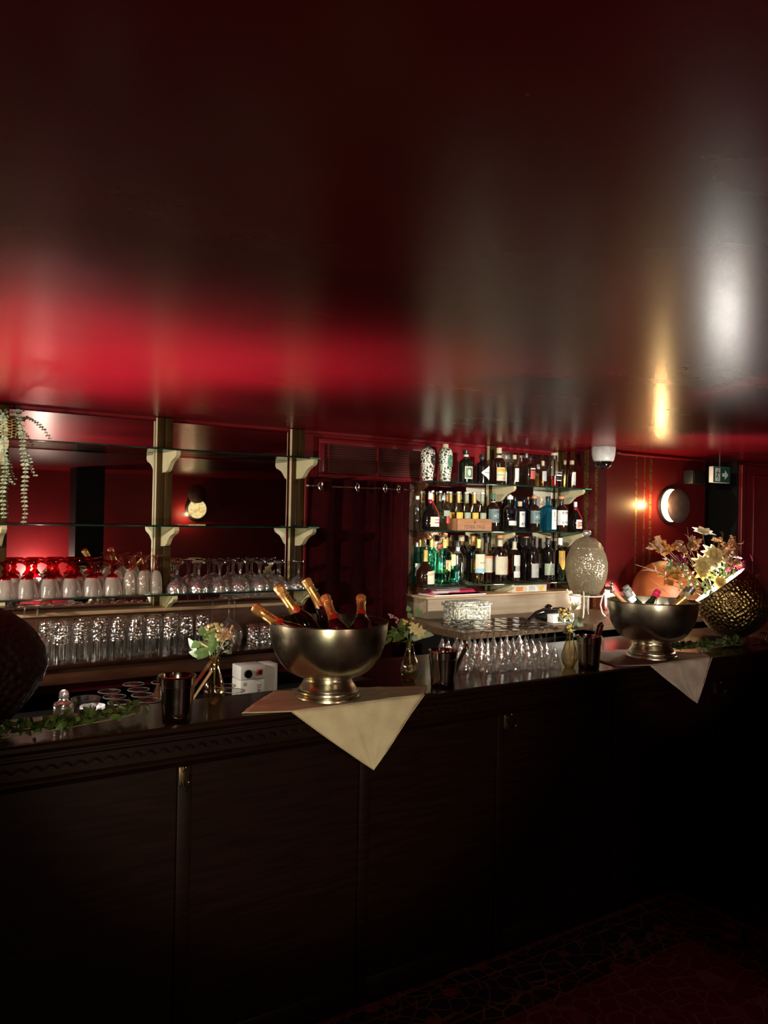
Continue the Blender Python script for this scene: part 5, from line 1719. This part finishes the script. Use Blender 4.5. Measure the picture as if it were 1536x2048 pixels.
def SP(px, py, dep=0.0):
    return RT * ((px - 1438) * sx) + V((0, 0, (1193 - py) * sx)) + V((-.4, .9, 0)) * dep


def flower(px, py, dep, n, k, L_, W, cup, mat, name='blossom', layers=2, heart=None):
    m = MB()
    L_, W = L_ * 1.25, W * 1.35
    c = SP(px, py, dep)
    for j in range(layers):
        bloom(m, c, n, k - j, L_ * (1 - .25 * j), W, cup + .18 * j, .4 * j)
    m.build(name, mat, t)
    if heart:
        MB().ball(c + V(n).normalized() * .008, L_ * .2, 8, 6).build('flower_heart', heart, t)
    st = MB().tube([SP(1440, 1205, .02), SP((px + 1440) / 2, (py + 1215) / 2, dep * .6), c], .0018, 6)
    st.build('stem', L_stem, t)


UPL = V((-.35, -.55, .75))
flower(1419, 1078, .02, (-.1, -.35, .9), 6, .055, .045, .35, L_white)
flower(1427, 1120, -.02, (-.3, -.75, .6), 9, .062, .038, .2, L_cream, heart=L_yellow)
flower(1396, 1138, -.05, (-.5, -.7, .45), 9, .052, .032, .3, L_cream, heart=L_yellow)
flower(1390, 1152, -.06, (-.4, -.8, -.2), 6, .045, .03, .3, L_yellow)
flower(1427, 1173, -.05, (-.2, -.8, .5), 10, .044, .024, .3, L_yellow)
flower(1432, 1135, .0, (.1, -.8, .4), 7, .05, .035, .3, L_white)
flower(1412, 1150, .0, (-.2, -.8, .4), 7, .045, .03, .3, L_cream)


def oak(pts, mat, name='oak_leaf_sprig'):
    m = MB()
    for px, py, dep in pts:
        c = SP(px, py, dep)
        for i in range(5):
            d = rnd_dir(.45)
            L_ = random.uniform(.045, .065)
            nr = rnd_dir(.1) + TC
            m.leaf(c, d, nr, L_, L_ * .42, .25, .12, rnd=.9)
            # lobes
            s_ = d.cross(nr).normalized()
            for q in (.3, .5, .68):
                for sg in (-1, 1):
                    m.leaf(c + d * L_ * q, (s_ * sg + d * .5), nr, L_ * .34, L_ * .2, .15, .05)
    m.build(name, mat, t)
    st = MB()
    for px, py, dep in pts:
        st.tube([SP(1445, 1200, .02), SP((px + 1445) / 2, (py + 1210) / 2, dep * .6), SP(px, py, dep)], .0016, 6)
    st.build('stem', L_twig, t)


oak([(1322, 1110, .0), (1336, 1100, .02), (1330, 1118, .0)], L_oak)
oak([(1360, 1114, .03), (1352, 1108, .04)], L_rust)
oak([(1470, 1088, .05), (1477, 1104, .04), (1494, 1098, .06), (1500, 1106, .06)], L_oak)
oak([(1468, 1124, .02), (1490, 1124, .03), (1478, 1142, .02), (1458, 1110, .05)], L_oak)
oak([(1330, 1165, -.03), (1352, 1168, -.04), (1345, 1180, -.03)], L_rust)
oak([(1385, 1098, .04), (1410, 1098, .04), (1400, 1110, .03), (1388, 1115, .03)], L_oak)


def spiky(pts, mat, name, k=26, L_=.035, W=.006):
    m = MB()
    for px, py, dep in pts:
        c = SP(px, py, dep)
        for i in range(k):
            m.leaf(c, rnd_dir(.2), rnd_dir(), L_ * random.uniform(.7, 1.1), W, .1)
    m.build(name, mat, t)


spiky([(1366, 1128, -.01), (1352, 1134, 0), (1447, 1116, .03), (1444, 1126, .02), (1497, 1134, .03), (1508, 1140, .04), (1375, 1135, 0)], L_wine, 'burgundy_thistle')
grn = MB()
for i in range(150):
    px, py = random.choice([(1345, 1142), (1375, 1150), (1400, 1170), (1440, 1148), (1415, 1192), (1450, 1160), (1385, 1178), (1360, 1150), (1465, 1140)])
    c = SP(px + random.uniform(-16, 16), py + random.uniform(-13, 13), random.uniform(-.03, .05))
    grn.leaf(c, rnd_dir(.3), rnd_dir(.2) + TC, random.uniform(.022, .038), random.uniform(.009, .016))
grn.build('green_leaves', L_green, t)
grn = MB()
for i in range(36):
    px, py = random.choice([(1335, 1130), (1345, 1135), (1380, 1158), (1450, 1140), (1435, 1155), (1470, 1150)])
    c = SP(px + random.uniform(-12, 12), py + random.uniform(-9, 9), random.uniform(-.04, .02))
    grn.leaf(c, rnd_dir(.3), rnd_dir(.2) + TC, random.uniform(.014, .024), random.uniform(.012, .018))
grn.build('white_florets', L_white, t)
grn = MB()
for i in range(50):
    c = SP(random.uniform(1480, 1525), random.uniform(1120, 1185), random.uniform(.02, .08))
    grn.leaf(c, rnd_dir(.3), rnd_dir(.2) + TC, random.uniform(.03, .05), random.uniform(.012, .022))
grn.build('dark_red_leaves', L_wine, t)
tw = MB()
for (x0, y0, x1, y1, d) in ((1345, 1165, 1275, 1141, -.02), (1310, 1153, 1288, 1152, -.02), (1318, 1157, 1308, 1136, -.02), (1340, 1200, 1300, 1168, -.03), (1330, 1190, 1296, 1190, -.03), (1400, 1120, 1392, 1066, .03), (1398, 1090, 1387, 1080, .03), (1400, 1180, 1340, 1160, -.02)):
    a, b = SP(x0, y0, d), SP(x1, y1, d)
    tw.tube([a, a.lerp(b, .5) + V((0, 0, .006)), b], [.0018, .0014, .0007], 5)
tw.build('twigs', L_twig, t)

# drink dispenser on its wire stand
G_disp = thin_glass('smoked_hammered_glass', tint=(.80, .70, .58), edge=(.42, .34, .26), gloss=(1, .93, .78), base=.25, edge_gloss=.8, rough=.13, bump=1.0, bscale=85, bkind='voronoi', frost=.60, frost_col=(.28, .235, .155))
t = thing('drink_dispenser', 'egg shaped hammered glass drink dispenser with crystal lid knob', 'drink dispenser', (3.80, 3.48, 1.29))
MB().lathe([(0, .0), (.06, .001), (.08, .006), (.104, .05), (.122, .10), (.129, .15), (.128, .20), (.117, .245), (.098, .287)], 48).build('body', G_disp, t, True, 60)
MB().lathe([(.101, .285), (.102, .291), (.096, .296), (.08, .322), (.054, .346), (.024, .358), (0, .36)], 48).build('lid', G_disp, t, True, 60)
MB().lathe([(0, .358), (.012, .361), (.026, .372), (.028, .384), (.02, .397), (0, .401)], 9).build('knob', G_cut, t, False)
tp = MB().tube([(.07, -.09, .045), (.095, -.125, .045)], .012, 10).tube([(.092, -.12, .06), (.092, -.12, .015)], .009, 10).ball((.091, -.118, .075), .014)
tp.build('tap', M_chrome, t)
t = thing('dispenser_stand', 'white wire stand with curved legs under the egg shaped dispenser', 'stand', (3.80, 3.48, 1.1505))
M_wire = pbr('cream_wire', (.62, .54, .42), rough=.35, metal=.2, nscale=20)
MB().tube([(.098 * math.cos(a), .098 * math.sin(a), .134) for a in [2 * PI * i / 32 for i in range(32)]], .004, 8, True).build('ring', M_wire, t)
for a in (R(215), R(305), R(35), R(125)):
    c, s = math.cos(a), math.sin(a)
    MB().tube([(.118 * c, .118 * s, .165), (.10 * c, .10 * s, .135), (.088 * c, .088 * s, .08), (.10 * c, .10 * s, .03), (.125 * c, .125 * s, .004)], .0045, 8).build('leg', M_wire, t)

# embossed metal box
M_emb = pbr('embossed_pewter', (.62, .60, .50), rough=.4, metal=.35, col2=(.22, .21, .17), nscale=60, bump=1.0, bscale=60, bkind='voronoi', bdist=.006, contrast=(.42, .55))
M_pew = pbr('pewter_edge', (.64, .62, .52), rough=.35, metal=.45, nscale=30, bump=.3, bscale=90)
t = thing('metal_box', 'embossed pewter casket with overhanging lid on the back counter', 'box', (2.855, 3.485, 1.1505))
MB().rbox(-.115, .115, -.065, .065, 0, .112, .003).build('body', M_emb, t)
MB().rbox(-.125, .125, -.074, .074, .112, .130, .005).rbox(-.11, .11, -.06, .06, .130, .138, .004).build('lid', M_emb, t)
fr = MB()
for (x0, x1, z0, z1) in ((-.115, .115, .0, .010), (-.115, .115, .102, .112), (-.115, -.105, .01, .102), (.105, .115, .01, .102), (-.075, .075, .026, .031), (-.075, .075, .083, .088), (-.075, -.07, .031, .083), (.07, .075, .031, .083)):
    fr.rbox(x0, x1, -.068, -.0651, z0, z1, .001)
fr.build('raised_border', M_pew, t)
el = MB()   # small elephant relief on the front, flanked by flowers
el.ball((-.004, -.0655, .054), .020, 12, 8, (1.15, .25, .75)).ball((-.031, -.0655, .060), .011, 10, 6, (1, .35, 1))
for x in (-.018, -.008, .006, .014):
    el.tube([(x, -.066, .046), (x, -.066, .034)], .0035, 6)
el.tube([(-.040, -.066, .058), (-.046, -.066, .048), (-.045, -.066, .040)], [.004, .003, .002], 6).tube([(.019, -.066, .057), (.024, -.066, .045)], .0015, 5)
for x in (.045, .057, -.060):
    bloom(el, (x, -.0655, .055), (0, -1, 0), 6, .012, .007, .1)
el.build('relief', M_pew, t)
MB().rbox(-.012, .012, -.080, -.066, .10, .122, .002).build('clasp', M_pew, t)

t = thing('added_tea_light', 'small tea light added unseen behind the second silver bowl to brighten the wall', 'candle', (4.275, 3.60, 1.1505))  # added to light the wall, hidden behind the bowl
MB().lathe([(0, .001), (.022, 0), (.026, .004), (.028, .036), (.026, .036), (.024, .006), (0, .004)], 24).build('glass', G_clear, t)
MB().lathe([(0, .005), (.02, .005), (.02, .014), (0, .014)], 20).build('wax', C_white, t)
MB().lathe([(0, .015), (.003, .018), (.0045, .024), (.003, .032), (0, .040)], 12).build('flame', emit('candle_flame', (1, .75, .4), 30), t)

# things on the riser
t = thing('magazine', 'folded red and white magazine lying on the riser under the first bottles', 'magazine', (3.06, 3.90, 1.2815))
P_mag = pbr('glossy_magazine_print', (.60, .05, .10), rough=.25, col2=(.75, .55, .55), nscale=9, detail=4, contrast=(.45, .52), coat=.3)
MB().rbox(-.20, .20, -.105, .10, 0, .007, .002).build('pages', P_white, t)
MB().box(-.20, .205, -.106, .10, .0071, .0078).build('cover', P_mag, t, False)
MB().prism([(-.106, .008), (-.02, .008), (.02, .03), (.10, .012), (.10, .008)], -.14, .19, 'X').build('curled_pages', P_mag, t, False)
t = thing('paper_box', 'pale yellow printed carton lying on the riser below the broad whisky', 'carton', (3.66, 3.90, 1.2815))
MB().rbox(-.17, .13, -.09, .09, 0, .046, .003).build('carton', P_cream, t)
MB().box(-.05, .05, -.0915, -.0905, .006, .040).build('white_label', P_white, t, False)
MB().box(-.14, -.08, -.0915, -.0905, .008, .036).build('orange_print', P_orange, t, False)
MB().box(.07, .10, -.0915, -.0905, .008, .036).build('yellow_print', P_yellow, t, False)
tx_ = MB()
for i in range(4):
    tx_.box(-.03, .03 - .008 * (i % 2), -.0922, -.0916, .012 + i * .007, .014 + i * .007)
tx_.build('print_lines', P_ink, t, False)

# black appliance and card
t = thing('black_handset', 'glossy black handset lying across its cradle on the back counter', 'handset', (3.50, 3.50, 1.1505))
MB().rbox(-.07, .09, -.05, .05, 0, .03, .01).build('cradle', C_black, t)
MB().tube([(-.19, -.03, .012), (-.13, -.03, .042), (-.06, -.02, .052), (.04, 0, .05), (.12, .01, .048), (.17, .01, .04)], [.010, .016, .02, .017, .02, .014], 12).build('handset', M_b_dark, t)
MB().ball((.0, 0, .065), .026, 14, 8).build('knob', M_b_dark, t)
t = thing('cable', 'thin black cable looping over the back counter beside the dispenser', 'cable', (3.95, 3.36, 1.1505))
MB().tube([(.09 * math.cos(a) - .02, .02 * math.sin(a * 2), .0035 + .06 * max(0, math.sin(a))) for a in [PI * i / 16 for i in range(17)]] + [(-.2, -.05, .004), (-.3, -.1, .004)], .0025, 6).build('wire', C_black, t)
t = thing('white_card_box', 'small white card box beside the bouquet with the lily', 'box', (3.47, 3.36, 1.1505))
MB().rbox(-.09, .08, -.02, .03, 0, .05, .002).build('card', P_white, t)
MB().tube([(-.05, -.0203, .012), (-.05, -.0215, .012)], .004, 10).build('black_dot', P_ink, t)
t = thing('blue_bin', 'tall dark blue plastic bin low behind the wine glasses', 'bin', (3.14, 3.17, 0))
M_bluep = pbr('dark_blue_plastic', (.008, .012, .05), rough=.3, spec=.6, nscale=8)
MB().lathe([(0, 0), (.075, 0), (.096, 1.02), (.102, 1.03), (.102, 1.05), (.092, 1.045), (.07, .01), (0, .01)], 32).build('tub', M_bluep, t)
MB().tube([(.1 * math.cos(a), .1 * math.sin(a), 1.045) for a in [2 * PI * i / 32 for i in range(32)]], .005, 6, True).build('rim', M_bluep, t)

# trailing plant on the top shelf
M_basket = pbr('woven_gold_basket', (.62, .47, .16), rough=.4, metal=.5, nscale=30)
t = thing('trailing_plant', 'trailing eucalyptus in a woven golden pot on the topmost shelf', 'plant', (.552, 3.875, ZL[0] + .0006))
bk = MB()
for k in range(7):
    z = .006 + k * .0125
    r = .046 + .012 * math.sin(PI * (z + .01) / .1)
    bk.tube([((r + .003 * math.sin(9 * a + k * PI)) * math.cos(a), (r + .003 * math.sin(9 * a + k * PI)) * math.sin(a), z + .004 * math.sin(9 * a)) for a in [2 * PI * i / 54 for i in range(54)]], .0025, 5, True)
for k in range(18):
    a = 2 * PI * k / 18
    bk.tube([((.046 + .012 * math.sin(PI * (z + .01) / .1)) * math.cos(a), (.046 + .012 * math.sin(PI * (z + .01) / .1)) * math.sin(a), z) for z in (.003, .02, .04, .06, .08, .085)], .0022, 5)
bk.build('woven_pot', M_basket, t)
MB().lathe([(0, .002), (.038, .002), (.047, .04), (.045, .075), (0, .076)], 24).build('soil_pot', M_brownwood, t)
L_trail = leafy('dusty_eucalyptus', (.34, .40, .27), (.24, .29, .18), .25)
lv, stm = MB(), MB()


def vine(pts, step=.017, L0=.022, taper=.7):
    pts = [V(p) for p in pts]
    stm.tube(pts, .0013, 5)
    d = [0]
    for a, b in zip(pts, pts[1:]):
        d.append(d[-1] + (b - a).length)
    s, i = step, 0
    while s < d[-1]:
        k = max(j for j in range(len(pts) - 1) if d[j] <= s)
        u = (s - d[k]) / (d[k + 1] - d[k])
        c = pts[k].lerp(pts[k + 1], u)
        T = (pts[k + 1] - pts[k]).normalized()
        sz = L0 * (1 - (1 - taper) * s / d[-1]) * random.uniform(.8, 1.15)
        ang = random.uniform(0, PI)
        for sg in (-1, 1):
            side = (RT * math.cos(ang * .3 - .4) * sg + TC * random.uniform(-.2, .6) * sg * .5 + T * .25 + V((0, 0, .15))).normalized()
            lv.leaf(c, side, TC + V((0, 0, random.uniform(.0, .8))), sz, sz * .72, .1, .06, rnd=.6)
        s += step * random.uniform(.85, 1.2)
        i += 1


def PR(px, py, y=3.772):
    """offset of a point of the vine, metres: px to the side, py down from the shelf"""
    return V((px, y - 3.875, py))


vine([(0, 0, .08), (.03, -.06, .10), (.05, -.10, .03), (.045, -.105, -.05), (.06, -.108, -.13), (.055, -.108, -.24), (.062, -.108, -.33), (.055, -.108, -.372)])
vine([(-.02, 0, .08), (-.03, -.07, .09), (-.03, -.105, .0), (-.022, -.108, -.12), (-.03, -.108, -.24), (-.022, -.108, -.35)])
vine([(.02, 0, .08), (.07, -.03, .10), (.11, -.04, .08), (.145, -.05, .045), (.165, -.06, .01)], .014, .018)
vine([(.02, 0, .08), (.03, -.05, .09), (.04, -.1, .0), (.075, -.106, -.09), (.085, -.106, -.14), (.10, -.106, -.16)], .015, .017)
vine([(-.03, -.06, -.1 + .1), (-.015, -.105, -.14), (.0, -.108, -.19), (.02, -.108, -.205)], .014, .015)
for i in range(46):
    c = V((random.uniform(-.05, .08), random.uniform(-.06, .04), random.uniform(.075, .125)))
    lv.leaf(c, rnd_dir(.3), rnd_dir(.3) + TC, random.uniform(.016, .026), random.uniform(.013, .018), .1, .05, rnd=.6)
stm.build('stems', L_stem, t)
lv.build('foliage', L_trail, t)

# ceiling camera and its conduit
t = thing('dome_camera', 'white domed security camera on the ceiling above the dispenser', 'security camera', (4.05, 3.58, CZ))
MB().lathe([(0, -.0005), (.075, -.0005), (.076, -.012), (.074, -.05), (.066, -.085), (.058, -.092), (0, -.092)], 40).build('housing', C_white, t, True, 50)
MB().lathe([(.056, -.0921), (.055, -.105), (.047, -.125), (.03, -.138), (0, -.143)], 32).build('dome', M_b_dark, t)
MB().lathe([(.060, -.088), (.0605, -.093), (.057, -.095)], 32).build('trim_ring', P_grey, t)
t = thing('cable_conduit', 'dark cable run along the top of the striped wall from the camera', 'conduit', (4.12, 3.6, CZ - .02))
MB().tube([(.0, 0, .012), (.06, .02, .0), (.13, .05, .006), (.2, .066, .0), (1.1, .066, -.0)], .009, 8).build('conduit', M_trim, t)
MB().tube([(.0, -.01, .006), (.05, .0, -.012), (.1, .03, -.006), (.16, .05, .01)], .005, 8).build('loose_cable', M_black, t)

# exit sign
t = thing('exit_sign', 'green emergency exit sign with running figure and arrow hung near the recess', 'exit sign', (4.95, 3.33, 2.08))
M_signg = pbr('exit_sign_green', (.012, .075, .045), rough=.35, nscale=6)
M_signw = pbr('exit_sign_white', (.62, .66, .60), rough=.4, nscale=6)
MB().rbox(-.095, .095, 0, .034, -.055, .055, .003).build('case', C_white, t)
MB().box(-.093, .093, -.0015, 0, -.052, .052).build('green_face', M_signg, t, False)
pic = MB()
pic.box(-.075, -.02, -.0025, -.0016, -.045, .045)
pic.prism([(.005, -.012), (.035, -.012), (.035, -.032), (.072, .0), (.035, .032), (.035, .012), (.005, .012)], -.0025, -.0016, 'Y')
pic.build('doorway_and_arrow', M_signw, t, False)
man = MB()
man.tube([(-.044, -.003, .032), (-.044, -.0031, .0321)], .007, 10)
for a, b, r in (((-.046, .022), (-.052, -.006), .006), ((-.052, -.006), (-.040, -.020), .004), ((-.040, -.020), (-.046, -.038), .0035), ((-.052, -.006), (-.062, -.018), .004), ((-.062, -.018), (-.072, -.016), .0035),
                ((-.046, .020), (-.034, .008), .003), ((-.034, .008), (-.026, .014), .003), ((-.047, .020), (-.062, .014), .003), ((-.062, .014), (-.066, .002), .003)):
    man.tube([(a[0], -.003, a[1]), (b[0], -.003, b[1])], r, 6)
man.v = [V((p.x, -.0028 + (p.y + .003) * .12, p.z)) for p in man.v]
man.build('running_figure', M_signg, t)
MB().tube([(0, .017, .055), (0, .017, CZ - 2.08 - .001)], .006, 10).build('hanger', C_black, t)
t = thing('wall_speaker', 'small black loudspeaker on the striped wall beside the exit sign', 'speaker', (5.04, 3.678, 2.075))
MB().rbox(-.075, .075, -.11, -.03, -.05, .05, .006).build('box', C_black, t)
MB().rbox(-.02, .02, -.03, 0, -.02, .02, .003).build('bracket', M_black, t)
MB().rbox(-.065, .065, -.114, -.1105, -.042, .042, .001).build('grille', M_black, t)
tag(MB().rbox(-.022, .022, 0, .03, 0, .42, .002).build('wooden_post', M_greywood, None, True, 35, (5.02, 3.3, 1.1505 + .0)), 'short pale wooden post standing behind the oak leaves', 'post')
# ---------------------------------------------------------------- lamps
def lamp(name, typ, loc, energy, col=(1, 1, 1), size=.05, aim=None, cone=None, blend=.3):
    l = D.lights.new(name, typ)
    l.energy = energy
    l.color = col
    if typ == 'AREA':
        l.size = size
    else:
        l.shadow_soft_size = size
    o = D.objects.new(name, l)
    COL.objects.link(o)
    o.location = loc
    if aim is not None:
        o.rotation_euler = (V(aim) - V(loc)).to_track_quat('-Z', 'Y').to_euler()
    if cone:
        l.spot_size = R(cone)
        l.spot_blend = blend
    return o


# wall moon lamp: hot light thrown along the wall from its crescent
lamp('moon_lamp_glow', 'POINT', (4.645, 3.6, 1.868), 7, (1, .58, .22), .015)
# bulb under the copper dome
lamp('dome_lamp_light', 'POINT', (4.44, 3.42, 1.235), 13, (1, .82, .58), .02)
lamp('wall_hotspot_fill', 'SPOT', (4.275, 3.60, 1.235), 60, (1, .86, .64), .012, (4.262, 3.68, 1.24), 100, .5)  # spot added for the hot patch on the wall, apart from the flame
# lamp inside the tipped hammered bowl
lamp('bowl_lamp', 'POINT', (4.15, 2.80, 1.38), 52, (1, .95, .86), .07)
# spots outside the view, without fixtures
lamp('bar_spot', 'SPOT', (-.3, -.5, 2.1), 110, (1, .88, .6), .07, (1.15, 2.5, 1.22), 34, .8)
lamp('far_spot', 'SPOT', (-.4, .2, 2.12), 400, (1, .88, .66), .05, (4.35, 2.95, 1.6), 18, .8)
lamp('bottle_spot', 'SPOT', (2.3, 1.0, 2.18), 470, (1, .95, .84), .04, (3.5, 3.9, 1.5), 36, .5)
lamp('glass_spot', 'SPOT', (-1.5, 2.75, 1.95), 360, (1, .93, .80), .04, (1.1, 3.8, 1.25), 52, .6)
# spots added for the wine glasses and far napkin; then the plant-end lamp
lamp('wine_fill_spot', 'SPOT', (2.5, 1.35, 2.18), 130, (1, .92, .76), .03, (2.45, 2.78, 1.2), 26, .7)
lamp('napkin_fill_spot', 'SPOT', (.4, -1.2, .95), 230, (1, .86, .7), .03, (3.3, 2.4, 1.12), 11, .7)
lamp('end_lamp', 'POINT', (-.45, 3.35, 1.30), 26, (1, .82, .55), .06)
# light strip under the bar worktop, cut off by the worktop's back edge
lamp('counter_strip_light', 'SPOT', (.60, 2.81, .935), 330, (1, .84, .80), .04, (.62, 2.60, 2.2), 120, 1.0)
# lamps of the room behind
lamp('front_moon_glow', 'POINT', (3.54, -1.93, 1.74), 4, (1, .66, .34), .003)
lamp('front_wall_lamp', 'POINT', (1.75, -1.75, 1.0), 45, (1, .8, .66), .05)
lamp('table_lamp', 'SPOT', (-.65, -1.1, .9), 230, (1, .92, .60), .03, (1.42, 2.5, 1.2), 29, .55)

w = D.worlds.new('World')
bpy.context.scene.world = w
w.use_nodes = True
w.node_tree.nodes['Background'].inputs[0].default_value = (.02, .012, .01, 1)
w.node_tree.nodes['Background'].inputs[1].default_value = .02

# ---------------------------------------------------------------- camera
cam = D.cameras.new('camera')
co = D.objects.new('camera', cam)
COL.objects.link(co)
yaw, pit, rol, foc = .58145, .007594, -.018981, 1607.2
Fv = V((math.sin(yaw) * math.cos(pit), math.cos(yaw) * math.cos(pit), math.sin(pit)))
R0 = V((math.cos(yaw), -math.sin(yaw), 0))
U0 = R0.cross(Fv)
Rv = R0 * math.cos(rol) - U0 * math.sin(rol)
Uv = R0 * math.sin(rol) + U0 * math.cos(rol)
mw = Matrix((Rv, Uv, -Fv)).transposed().to_4x4()
mw.translation = (0, 0, 1.74)
co.matrix_world = mw
cam.sensor_fit = 'AUTO'
cam.sensor_width = 36
cam.lens = foc / 2048 * 36
cam.clip_start = .02
sc = bpy.context.scene
sc.camera = co
sc.view_settings.view_transform = 'Standard'
sc.view_settings.look = 'None'
sc.view_settings.gamma = 1
sc.view_settings.use_curve_mapping = False
sc.view_settings.exposure = 0
cy = sc.cycles
cy.max_bounces = 14
cy.diffuse_bounces = 4
cy.glossy_bounces = 8
cy.transmission_bounces = 10
cy.transparent_max_bounces = 48
cy.caustics_reflective = False
cy.caustics_refractive = False
cy.sample_clamp_indirect = 6
cy.use_denoising = True
